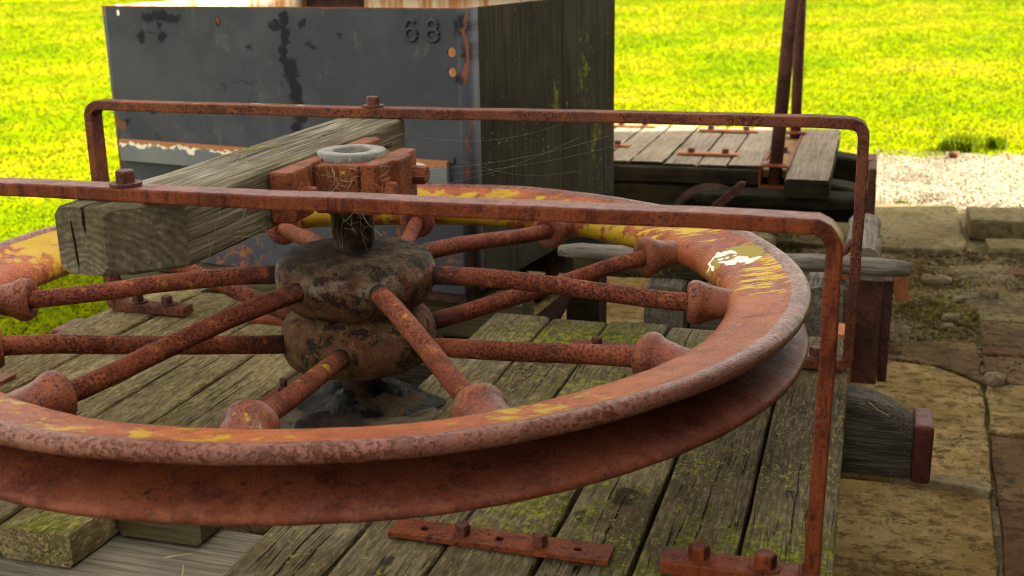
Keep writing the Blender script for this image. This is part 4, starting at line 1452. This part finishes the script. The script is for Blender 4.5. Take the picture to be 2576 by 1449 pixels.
mb.lathe([(0.0, .508), (.02, .509), (.0384, .507)], 24, (0.004, 0.006, 0))
obj('bore', mb, m_footplate, brg)
for (p, ax, r, h, wsh) in (((0.106, -0.072, 0.478), (1, 0, 0), 0.019, 0.022, .0), ((0.106, 0.066, 0.484), (1, 0, 0), 0.020, 0.034, .0), ((-0.0205, -0.168, 0.484), (1, 0, 0), 0.017, 0.024, 0.024), ((-0.0205, 0.168, 0.484), (1, 0, 0), 0.017, 0.024, 0.024)):
    mb = MB()
    mb.hexbolt(p, ax, r=r, h=h, washer=wsh)
    obj('bolt', mb, m_bearing, brg)
# raised pad under the near cap bolt
mb = MB()
mb.box(0.104, 0.111, -0.093, -0.050, 0.455, 0.502, 0.003)
obj('bolt_pad', mb, m_bearing, brg)


# ------------------------------------------------------------------ the two iron frames
def iron_frame(y0, w, xl, xr, ztop, t, mat, label, foot_len, bolts_top):
    fr = thing('iron_frame', ((xl + xr) / 2, y0 + w / 2, 0.002), label, 'frame', 'iron frames over the pulley wheel')
    zb = 0.0035
    rad = 0.042
    # centre line of the bent bar in the XZ plane
    pts = []

    def arc(cx, cz, a0, a1, r, n=7):
        for i in range(n + 1):
            a = R(a0 + (a1 - a0) * i / n)
            pts.append((cx + r * math.cos(a), cz + r * math.sin(a), a))
    h = t / 2
    rc = rad - h
    # outer corner arcs: list of (x, z, direction normal outwards)
    path = []
    zt = ztop
    rf = 0.034
    # left foot inner end -> along foot to left leg
    path.append((xl + foot_len, zb + h, (0, -1)))
    path.append((xl + foot_len * .5, zb + h, (0, -1)))
    for i in range(8):
        a = R(270 - 90 * i / 7)
        path.append((xl + rf + (rf - h) * math.cos(a), zb + rf + (rf - h) * math.sin(a), (math.cos(a), math.sin(a))))
    for q in np.linspace(zb + rf, zt - rad, 10)[1:-1]:
        path.append((xl + h, q, (-1, 0)))
    for i in range(8):
        a = R(180 - 90 * i / 7)
        path.append((xl + rad + rc * math.cos(a), zt - rad + rc * math.sin(a), (math.cos(a), math.sin(a))))
    for q in np.linspace(xl + rad, xr - rad, 26)[1:-1]:
        path.append((q, zt - h, (0, 1)))
    for i in range(8):
        a = R(90 - 90 * i / 7)
        path.append((xr - rad + rc * math.cos(a), zt - rad + rc * math.sin(a), (math.cos(a), math.sin(a))))
    for q in np.linspace(zt - rad, zb + rf, 10)[1:-1]:
        path.append((xr - h, q, (1, 0)))
    for i in range(8):
        a = R(0 - 90 * i / 7)
        path.append((xr - rf + (rf - h) * math.cos(a), zb + rf + (rf - h) * math.sin(a), (math.cos(a), math.sin(a))))
    path.append((xr - foot_len * .5, zb + h, (0, -1)))
    path.append((xr - foot_len, zb + h, (0, -1)))
    secs = []
    e = 0.0034
    for (x, z, nn) in path:
        nx, nz = nn
        jx = random.uniform(-.0008, .0008) + .0022 * math.sin(x * 3.1 + z * 5 + y0 * 7)
        ring = [(-h, e), (-h, w - e), (-h + e * .3, w - e * .3), (-h + e, w), (h - e, w), (h - e * .3, w - e * .3), (h, w - e), (h, e), (h - e * .3, e * .3), (h - e, 0), (-h + e, 0), (-h + e * .3, e * .3)]
        secs.append([Vector((x + nx * (o + jx), y0 + yy + jx, z + nz * (o + jx))) for o, yy in ring])
    mb = MB()
    mb.sections(secs, smooth=False)
    obj('bar', mb, mat, fr)
    for bx in bolts_top:
        mb = MB()
        mb.hexbolt((bx, y0 + w / 2, zt - .0005), r=0.0165, h=0.020, washer=0.026)
        obj('bolt', mb, m_bolt, fr)
    for bx in (xl + foot_len * .36, xl + foot_len * .74, xr - foot_len * .76, xr - foot_len * .34):
        mb = MB()
        mb.hexbolt((bx, y0 + w / 2, zb + t - .0005), r=0.0165, h=0.020, washer=0.025)
        obj('bolt', mb, m_bolt if y0 > 0 else m_bar_front, fr)
    return fr


iron_frame(-0.536, 0.048, -0.955, 0.964, 0.5645, 0.0225, m_bar_front, 'nearer bent iron bar frame straddling the pulley wheel, brighter rust red', 0.236, (-0.158,))
iron_frame(0.436, 0.048, -0.944, 0.990, 0.5660, 0.0235, m_bar_back, 'farther bent iron bar frame straddling the pulley wheel, darker brown rust', 0.236, (-0.145,))

# ------------------------------------------------------------------ steel skip numbered 68
skip = thing('ore_skip', sk(0.74, 0.62, -0.15), 'grey painted steel mine skip numbered 68 with black tar stains', 'skip')
ZB, ZT = -0.15, 0.752
WU, DP, TH = 1.478, 1.24, 0.008


def plate_grid():
    """front plate with two bored holes and rounded vertical corners"""
    mb = MB()
    hr = 0.0150
    hu = 0.0555
    hz = (0.560, 0.6205)
    ua, ub = 0.034, 0.077
    zc = [ZB, hz[0] - .022, hz[0] + .022, hz[1] - .022, hz[1] + .022, ZT]
    ucol = [ub, 0.25, 0.5, 0.75, 1.0, 1.25, WU - .034]
    for dpt in (0.0, TH):
        for i in range(len(ucol) - 1):
            for j in range(5):
                a, b = ucol[i], ucol[i + 1]
                mb.add([sk(a, dpt, zc[j]), sk(b, dpt, zc[j]), sk(b, dpt, zc[j + 1]), sk(a, dpt, zc[j + 1])], [[0, 1, 2, 3]], False)
        for j in range(5):
            if j in (1, 3):
                cz = hz[0] if j == 1 else hz[1]
                nn = 24
                ci, sq = [], []
                for k in range(nn):
                    an = 2 * math.pi * k / nn + math.pi / nn * 0
                    cx, sx = math.cos(an), math.sin(an)
                    ci.append(sk(hu + hr * cx, dpt, cz + hr * sx))
                    m = max(abs(cx) / ((ub - ua) / 2), abs(sx) / .022)
                    sq.append(((ua + ub) / 2 + cx / m, cz + sx / m))
                for cu, cv in ((ua, cz - .022), (ub, cz - .022), (ub, cz + .022), (ua, cz + .022)):
                    k = min(range(nn), key=lambda q: (sq[q][0] - cu) ** 2 + (sq[q][1] - cv) ** 2)
                    sq[k] = (cu, cv)
                mb.add(ci + [sk(u_, dpt, z_) for u_, z_ in sq], [[k, (k + 1) % nn, nn + (k + 1) % nn, nn + k] for k in range(nn)], False)
            else:
                mb.add([sk(ua, dpt, zc[j]), sk(ub, dpt, zc[j]), sk(ub, dpt, zc[j + 1]), sk(ua, dpt, zc[j + 1])], [[0, 1, 2, 3]], False)
    for cz in hz:
        nn = 24
        c0 = [sk(hu + hr * math.cos(2 * math.pi * k / nn), 0, cz + hr * math.sin(2 * math.pi * k / nn)) for k in range(nn)]
        c1 = [sk(hu + hr * math.cos(2 * math.pi * k / nn), TH, cz + hr * math.sin(2 * math.pi * k / nn)) for k in range(nn)]
        mb.add(c0 + c1, [[k, (k + 1) % nn, nn + (k + 1) % nn, nn + k] for k in range(nn)])
    # corners: quarter rounds continuing into a short return
    for side in (0, 1):
        secs = []
        r0 = 0.034
        for i in range(9):
            a = R(90 * i / 8)
            uo, do = r0 - r0 * math.sin(a), r0 - r0 * math.cos(a)
            ui, di = r0 - (r0 - TH) * math.sin(a), r0 - (r0 - TH) * math.cos(a)
            if side:
                uo, ui = WU - uo, WU - ui
            secs.append([sk(uo, do, ZB), sk(uo, do, ZT), sk(ui, di, ZT), sk(ui, di, ZB)])
        uo, ui = (0.0, TH) if not side else (WU, WU - TH)
        secs.append([sk(uo, .075, ZB), sk(uo, .075, ZT), sk(ui, .075, ZT), sk(ui, .075, ZB)])
        mb.sections(secs)
    # top and bottom edges
    for z in (ZT, ZB):
        mb.add([sk(ua, 0, z), sk(WU - ua, 0, z), sk(WU - ua, TH, z), sk(ua, TH, z)], [[0, 1, 2, 3]], False)
    return mb


fp_ = obj('front_panel', plate_grid(), m_skip, skip)
bm = bmesh.new()
bm.from_mesh(fp_.data)
bmesh.ops.remove_doubles(bm, verts=bm.verts, dist=1e-5)
bmesh.ops.recalc_face_normals(bm, faces=bm.faces)
bm.to_mesh(fp_.data)
bm.free()


def skbox(name, u0, u1, d0, d1, z0, z1, mat, parent=skip, bev=0.003):
    mb = MB()
    mb.box(u0, u1, d0, d1, z0, z1, bev, 2, tf=lambda c: sk(c.x, c.y, c.z))
    return obj(name, mb, mat, parent)


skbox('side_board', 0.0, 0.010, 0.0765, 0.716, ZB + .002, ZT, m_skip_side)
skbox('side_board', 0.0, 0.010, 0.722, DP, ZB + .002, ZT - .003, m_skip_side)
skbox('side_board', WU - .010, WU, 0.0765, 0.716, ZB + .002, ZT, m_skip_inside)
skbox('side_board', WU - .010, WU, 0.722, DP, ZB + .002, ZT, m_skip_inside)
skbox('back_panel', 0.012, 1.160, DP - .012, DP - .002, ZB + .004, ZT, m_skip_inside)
skbox('back_panel', 1.163, WU - .012, DP - .012, DP - .002, ZB + .004, ZT, m_dark_iron)  # left part of the back: shadow inside the skip painted as dark iron
skbox('floor_plate', 0.012, WU - .012, 0.012, DP - .014, ZB + .006, ZB + .016, m_skip_inside)
skbox('top_rail', 0.014, WU - .014, DP - .060, DP - .0125, ZT - .012, ZT + .016, m_dark_iron)
skbox('bottom_rail', 0.03, WU - .03, 0.0085, 0.06, ZB - .035, ZB + .004, m_dark_iron)
skbox('ledge', 0.84, 1.428, -0.022, -0.0005, 0.205, 0.284, m_ledge, bev=0.003)
skbox('ledge', 0.072, 0.24, -0.022, -0.0005, 0.212, 0.286, m_ledge, bev=0.003)
mb = MB()
mb.hexbolt(sk(0.062, -0.0005, 0.288), -SN, r=0.011, h=0.010, washer=0)
obj('rivet', mb, m_skip, skip)


def numeral(loops, name):
    mb = MB()
    for lp_ in loops:
        pts = [sk(u_, -0.0025, z_) for u_, z_ in lp_]
        mb.tube(pts, [0.0058 + random.uniform(-.0008, .0008) for _ in pts], 8)
    o = obj(name, mb, m_skip, skip)
    return o


def ell(cu, cz, ru, rz, a0, a1, n=18):
    return [(cu - ru * math.cos(R(a0 + (a1 - a0) * i / n)), cz + rz * math.sin(R(a0 + (a1 - a0) * i / n))) for i in range(n + 1)]


# six: closed bowl below, hooked stem above; eight: two rings
six = numeral([ell(0.194, 0.672, 0.0195, 0.0185, 0, 360), ell(0.194, 0.690, 0.0195, 0.026, 200, 40, 14)], 'numeral')
six['label'] = 'welded raised figure 6'
eight = numeral([ell(0.117, 0.701, 0.0165, 0.0155, 0, 360), ell(0.117, 0.671, 0.0195, 0.0180, 0, 360)], 'numeral')
eight['label'] = 'welded raised figure 8'

# ------------------------------------------------------------------ timber chassis under the skip
cha = thing('timber_chassis', (0.2, 1.9, G), 'weathered timber cart chassis with rusty iron plates under the skip', 'chassis')


def tb(name, axis, a0, a1, b0, b1, z0, z1, mat, n=10, jit=.003, bev=.008, parent=cha):
    mb = MB()
    mb.bar(axis, a0, a1, b0, b1, z0, z1, n, jit, bev)
    return obj(name, mb, mat, parent)


tb('sole_bar', 'X', -1.6, -0.06, 1.38, 1.52, -0.330, -0.193, m_block)
tb('sole_bar', 'X', -1.6, 0.06, 2.24, 2.38, -0.330, -0.193, m_block)
tb('chock', 'Y', 1.26, 1.56, 0.37, 0.49, G + .01, -0.062, m_weathered_y, jit=.006, bev=.014)
tb('chock', 'Y', 1.31, 1.66, 0.498, 0.66, G + .01, -0.095, m_weathered, jit=.006, bev=.014)
tb('chock', 'Y', 1.17, 1.55, 0.845, 0.955, G + .01, -0.012, m_weathered_y, jit=.006, bev=.014)
tb('cross_timber', 'Y', 1.20, 2.42, -1.30, -1.15, -0.190, -0.188 + .002, m_weathered_y)
tb('chock', 'Y', 1.80, 2.30, 0.945, 1.05, G + .03, -0.045, m_weathered_y, jit=.006, bev=.016)
tb('riser', 'X', -1.45, -0.35, 1.42, 1.52, -0.190, -0.154, m_block)
tb('riser', 'X', -1.3, -0.2, 2.25, 2.35, -0.190, -0.154, m_block)
for x in (-1.0, -0.30):
    for y in (1.54, 2.10):
        wheel_mesh(cha, x, y, G + 0.17, 0.15, 0.06, m_dark_iron)
    mb = MB()
    mb.tube([(x, 1.52, G + .17), (x, 2.24, G + .17)], 0.022, 10)
    obj('axle', mb, m_dark_iron, cha)
# gusset bracket and dark plates seen beside the skip foot
mb = MB()
mb.poly([(-0.02, 0.0), (0.12, 0.0), (0.20, 0.16), (0.17, 0.17)], 0, 0.02, 0.003, tf=lambda c: Vector((c.x - .10, 1.42 + c.z, c.y - .33)))
obj('gusset', mb, m_dark_iron, cha)
tb('dark_post', 'X', 0.06, 0.17, 1.50, 1.62, -0.36, 0.02, m_trolley_side, n=3)
# rusty vertical plate at the right end with its edge strip
mb = MB()
mb.box(0.975, 1.058, 1.285, 1.300, -0.335, -0.016, 0.006, 3)
pl = obj('end_plate', mb, m_brown_iron, cha)
mb = MB()
mb.box(1.060, 1.086, 1.30, 1.40, -0.33, -0.018, 0.004)
obj('edge_strip', mb, m_dark_iron, pl)
mb = MB()
mb.poly([(0, 0), (.05, -.006), (.06, -.125), (.022, -.13)], 0, .012, .002, tf=lambda c: Vector((c.x + 1.075, 1.40 + c.z, c.y + .02)))
hp = obj('hanging_plate', mb, m_orange_strap, cha)
mb = MB()
mb.hexbolt((1.112, 1.3995, -0.02), (0, -1, 0), r=.009, h=.008, washer=0)
obj('bolt', mb, m_bolt, hp)
mb = MB()
mb.tube([(0.965, 1.30, 0.095), (0.94, 1.29, 0.06), (0.925, 1.28, 0.05), (0.93, 1.275, 0.02), (0.965, 1.28, 0.005), (0.985, 1.285, 0.02)], .012, 8)
obj('hook', mb, m_bolt, cha)
mb = MB()
mb.poly([(0, 0), (.03, -.01), (.075, .06), (.05, .085), (.01, .06)], 0, .012, .002, tf=lambda c: Vector((c.x + .925, 1.27 + c.z, c.y - .012)))
obj('bent_plate', mb, m_orange_strap, cha)
mb = MB()
mb.box(0.945, 0.985, 0.90, 1.0, -0.36, -0.06, 0.004)
obj('corner_iron', mb, m_orange_strap, cha)


# weathered pole lying along the chassis
mb = MB()
pts = [(x, 1.255 + .006 * math.sin(x * 5), 0.022 + .012 * x + .004 * math.sin(x * 9)) for x in np.linspace(0.10, 1.125, 16)]
mb.tube(pts, [.017] + [.0255 + random.uniform(-.0025, .0025) for _ in range(14)] + [.020], 12)
tag(obj('weathered_pole', mb, m_weathered), 'split grey wooden pole lying along the chassis behind the near cart', 'pole')
mb = MB()
mb.bar('X', 0.13, 0.72, 1.33, 1.40, -0.068, 0.005, 8, .003, .01)
tag(obj('loose_plank', mb, m_block), 'short dark plank under the far rim of the pulley wheel', 'plank')
rock('rubble_stone', 0.585, 2.52, 0.075, 0.06, 0.05, m_pebble, 'pale rough stone propped under the lever of the far trolley', z=-.265, square=3.5)
tb('prop_block', 'X', 0.50, 0.67, 2.46, 2.58, G + .03, -0.268, m_weathered, n=3, parent=cha)

# ------------------------------------------------------------------ far flat trolley
def darken_ends(o):
    """near-black ends and right sides: weathered end grain plus shade put into the colour"""
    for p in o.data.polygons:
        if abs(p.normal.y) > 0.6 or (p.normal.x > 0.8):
            p.material_index = 1  # shade on these faces is given by the darker material
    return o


tro = thing('flat_trolley', (0.1, 3.39, G), 'far flat timber trolley with iron stanchions and bolted straps', 'trolley')
TY0, TY1 = 2.70, 4.08
pl_x = [-1.05, -0.90, -0.75, -0.60, -0.45, -0.30, -0.155, -0.025, 0.125, 0.275, 0.405, 0.552]
for i in range(len(pl_x) - 1):
    mb = MB()
    y0 = TY0 + .25 if pl_x[i] < -5 else 2.985 - (0.0 if i else 0)
    mb.bar('Y', 2.975 - 0.27 * 0 + random.uniform(-.004, .004) if False else 2.70 + .27 * max(0, min(1, 1)) + random.uniform(-.004, .004), TY1 + random.uniform(-.01, .01), pl_x[i] + .003, pl_x[i + 1] - .003, -0.06, random.uniform(-.003, .003), n=10, jit=.0015)
    darken_ends(obj('plank', mb, [m_trolley, m_trolley_side], tro))
mb = MB()
mb.bar('Y', 2.69, TY1, 0.672, 0.850, -0.072, 0.004, n=10, jit=.002, bev=.008)
darken_ends(obj('end_plank', mb, [m_trolley, m_trolley_side], tro))
# board edge facing the camera
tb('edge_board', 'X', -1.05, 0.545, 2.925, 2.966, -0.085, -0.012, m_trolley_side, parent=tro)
for y0, y1 in ((2.99, 3.16), (3.72, 3.90)):
    secs = []
    for x in (-1.2, -0.6, 0.0, 0.6, 0.85, 0.93, 0.985):
        k = max(0, (x - .85) / .135)
        zt = -0.075 - .03 * k * k
        secs.append([Vector((x, y0, -.235)), Vector((x, y1, -.235)), Vector((x, y1, zt - .01)), Vector((x, y1 - .012, zt)), Vector((x, y0 + .012, zt)), Vector((x, y0, zt - .01))])
    mb = MB()
    mb.sections(secs, smooth=False)
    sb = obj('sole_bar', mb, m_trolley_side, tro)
    m2 = MB()
    m2.box(0.986, 1.035, y0 - .008, y1 + .006, -0.243, -0.085, .01, 3)
    obj('end_cap', m2, m_brown_iron, sb)
# heavy near headstock, deep and dark
mb = MB()
mb.bar('X', 0.30, 0.995, 2.72, 2.90, -0.135, -0.078, n=6, bev=.012)
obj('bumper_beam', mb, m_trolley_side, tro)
mb = MB()
mb.box(0.996, 1.030, 2.712, 2.908, -0.140, 0.052, .012, 3)
obj('end_cap', mb, m_brown_iron, tro)
mb = MB()
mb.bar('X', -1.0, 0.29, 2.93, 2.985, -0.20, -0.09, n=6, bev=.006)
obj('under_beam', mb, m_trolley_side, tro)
for x in (-0.6, 0.36):
    for y in (2.80, 3.92):
        wheel_mesh(tro, x, y, G + 0.20, 0.175, 0.06, m_dark_iron, 5)
    mb = MB()
    mb.tube([(x, 2.86, G + .2), (x, 3.94, G + .2)], 0.024, 10)
    obj('axle', mb, m_dark_iron, tro)
for (x0, x1, y) in ((0.150, 0.450, 3.915), (0.155, 0.430, 3.205), (-0.33, -0.085, 3.985), (-0.33, -0.10, 3.35)):
    strap(tro, x0, x1, y, 0.05, 0.004, m_orange_strap, (x0 + .06, x1 - .06), (), bmat=m_bolt, br=.016, bh=.02)
# brass-brown channel between planks with the two stanchions
mb = MB()
mb.box(0.556, 0.668, 2.985, 4.06, -0.05, -0.018, 0.004)
ch = obj('channel_plate', mb, simple('channel_ochre', (0.24, 0.15, 0.055), (0.17, 0.09, 0.035), 12, 0.8), tro)
for x in (0.553, 0.664):
    mb = MB()
    mb.box(x, x + .007, 2.98, 4.065, -0.052, 0.006, 0.001)
    obj('channel_side', mb, m_strap, ch)
mb = MB()
mb.hexbolt((0.612, 3.46, -0.0175), r=.018, h=.02, washer=.028)
obj('bolt', mb, m_bolt, ch)
for (bx, by, tx, ty, tz, r) in ((0.609, 2.965, 0.735, 2.93, 2.1, 0.0285), (0.636, 3.90, 0.612, 3.90, 2.1, 0.0265)):
    mb = MB()
    mb.tube([(bx, by, -0.12), (bx + (tx - bx) * .3, by + (ty - by) * .3, tz * .3), (tx, ty, tz)], r, 16)
    st = obj('stanchion', mb, m_brown_iron, tro)
    m2 = MB()
    m2.lathe([(r + .001, 0), (.055, 0), (.058, .004), (.055, .010), (r + .001, .012)], 24, (bx, by, .007))
    obj('flange', m2, m_strap, st)
# stirrup socket hanging at the front of the near stanchion
mb = MB()
for x in (0.548, 0.664):
    mb.box(x, x + .009, 2.915, 2.962, -0.075, 0.006, .002)
mb.box(0.548, 0.673, 2.915, 2.962, -0.086, -0.076, .002)
mb.box(0.548, 0.673, 2.913, 3.02, 0.0065, 0.014, .002)
obj('stirrup_socket', mb, m_strap, tro)
# inclined brake lever
mb = MB()
mb.poly([(0, 0), (.03, -.02), (.185, .125), (.19, .15), (.165, .152)], 0, .014, .002, tf=lambda c: Vector((c.x + .335, 2.62 + c.z, c.y - .155)))
lv = obj('brake_lever', mb, m_brown_iron, tro)
mb = MB()
mb.hexbolt((0.478, 2.6195, -0.043), (0, -1, 0), r=.009, h=.006, washer=0)
obj('bolt', mb, m_dark_iron, lv)

# ------------------------------------------------------------------ small things: leaf, straws, cobwebs
mb = MB()
vs, fs = [], []
for i in range(7):
    t_ = i / 6
    for j in range(3):
        s_ = (j - 1)
        wl = .016 * math.sin(math.pi * min(1, t_ + .08)) + .001
        vs.append((0.470 + t_ * .06, 0.065 + s_ * wl + .01 * math.sin(t_ * 5), 0.006 + .018 * abs(s_) * t_ + .008 * math.sin(t_ * 6) ** 2))
for i in range(6):
    for j in range(2):
        fs.append([i * 3 + j, i * 3 + j + 1, (i + 1) * 3 + j + 1, (i + 1) * 3 + j])
mb.add(vs, fs)
mb.tube([(0.465, .065, .006), (0.455, .078, .022), (.452, .085, .036)], .002, 5)
tag(obj('dry_leaf', mb, m_leaf), 'curled dry brown leaf on the mossy deck inside the wheel', 'leaf')

mb = MB()
for (p0, p1, p2) in (((-.10, -.60, -.0555), (-.082, -.59, -.0545), (-.06, -.575, -.055)), ((-.055, -.615, -.055), (-.045, -.63, -.0545), (-.035, -.65, -.055)), ((.40, -.25, .003), (.43, -.245, .004), (.45, -.235, .003)), ((1.03, .452, -.07), (1.05, .450, -.085), (1.075, .452, -.098)), ((0.30, -.7, .003), (.33, -.69, .004), (.35, -.70, .003))):
    mb.tube([p0, p1, p2], .0011, 5)
so = tag(obj('straw', mb, m_straw), 'scattered bits of dry straw on the cart timbers', 'straw')
so['kind'] = 'stuff'


def strands(name, label, segs):
    mb = MB()
    for pts, r in segs:
        mb.tube(pts, r, 4, cap=False)
    o = tag(obj(name, mb, m_cobweb), label, 'cobweb')
    o['kind'] = 'stuff'
    return o


rn = random.Random(3)
seg = []
for _ in range(34):                       # tangle over the bearing
    p = Vector((rn.uniform(-.02, .11), rn.uniform(-.125, -.085), rn.uniform(.43, .535)))
    pts = [p.copy()]
    for _ in range(5):
        p = p + Vector((rn.uniform(-.018, .018), rn.uniform(-.008, .008), rn.uniform(-.018, .012)))
        pts.append(p.copy())
    seg.append((pts, rn.choice([.00018, .00022, .0003])))
for _ in range(8):                         # drooping roots over the collar
    a = rn.uniform(-2.6, -.3)
    p = Vector((.07 * math.cos(a), .07 * math.sin(a), .535))
    pts = [p.copy()]
    for _ in range(6):
        p = p + Vector((rn.uniform(-.012, .012), rn.uniform(-.012, .004), rn.uniform(-.018, .004)))
        pts.append(p.copy())
    seg.append((pts, .0005))
strands('cobweb', 'pale tangled cobweb and rootlets over the bearing block', seg)
seg = []
for (a, b) in (((.12, .02, .50), (.52, .45, .545)), ((.12, .0, .49), (.60, .45, .54)), ((.11, -.05, .47), (.35, .5, .50)), ((.2, .1, .51), (.36, .46, .43)), ((.05, .3, .52), (.33, .45, .54))):
    a, b = Vector(a), Vector(b)
    pts = [a.lerp(b, t_) + Vector((0, 0, -.02 * math.sin(math.pi * t_))) for t_ in np.linspace(0, 1, 9)]
    seg.append((pts, .00016))
strands('cobweb', 'long fine cobweb threads from the bearing to the farther frame', seg)
seg = []
for _ in range(22):
    p = Vector((rn.uniform(-.068, -.064) + .005, rn.uniform(-.45, -.2), rn.uniform(.43, .5)))
    q = p + Vector((rn.uniform(-.002, .012), rn.uniform(-.08, .12), rn.uniform(-.04, .05)))
    m = (p + q) / 2 + Vector((.006, 0, -.006))
    seg.append(([p, m, q], .00018))
for _ in range(9):
    a = rn.uniform(-2.4, .2)
    p = Vector((.046 * math.cos(a), .046 * math.sin(a), .43))
    q = Vector((.05 * math.cos(a + rn.uniform(-.5, .5)), .05 * math.sin(a), rn.uniform(.345, .40)))
    seg.append(([p, (p + q) / 2 + Vector((rn.uniform(-.01, .01), -.006, 0)), q], .0002))
strands('cobweb', 'fine cobweb threads on the beam side and the dark shaft below the bearing', seg)
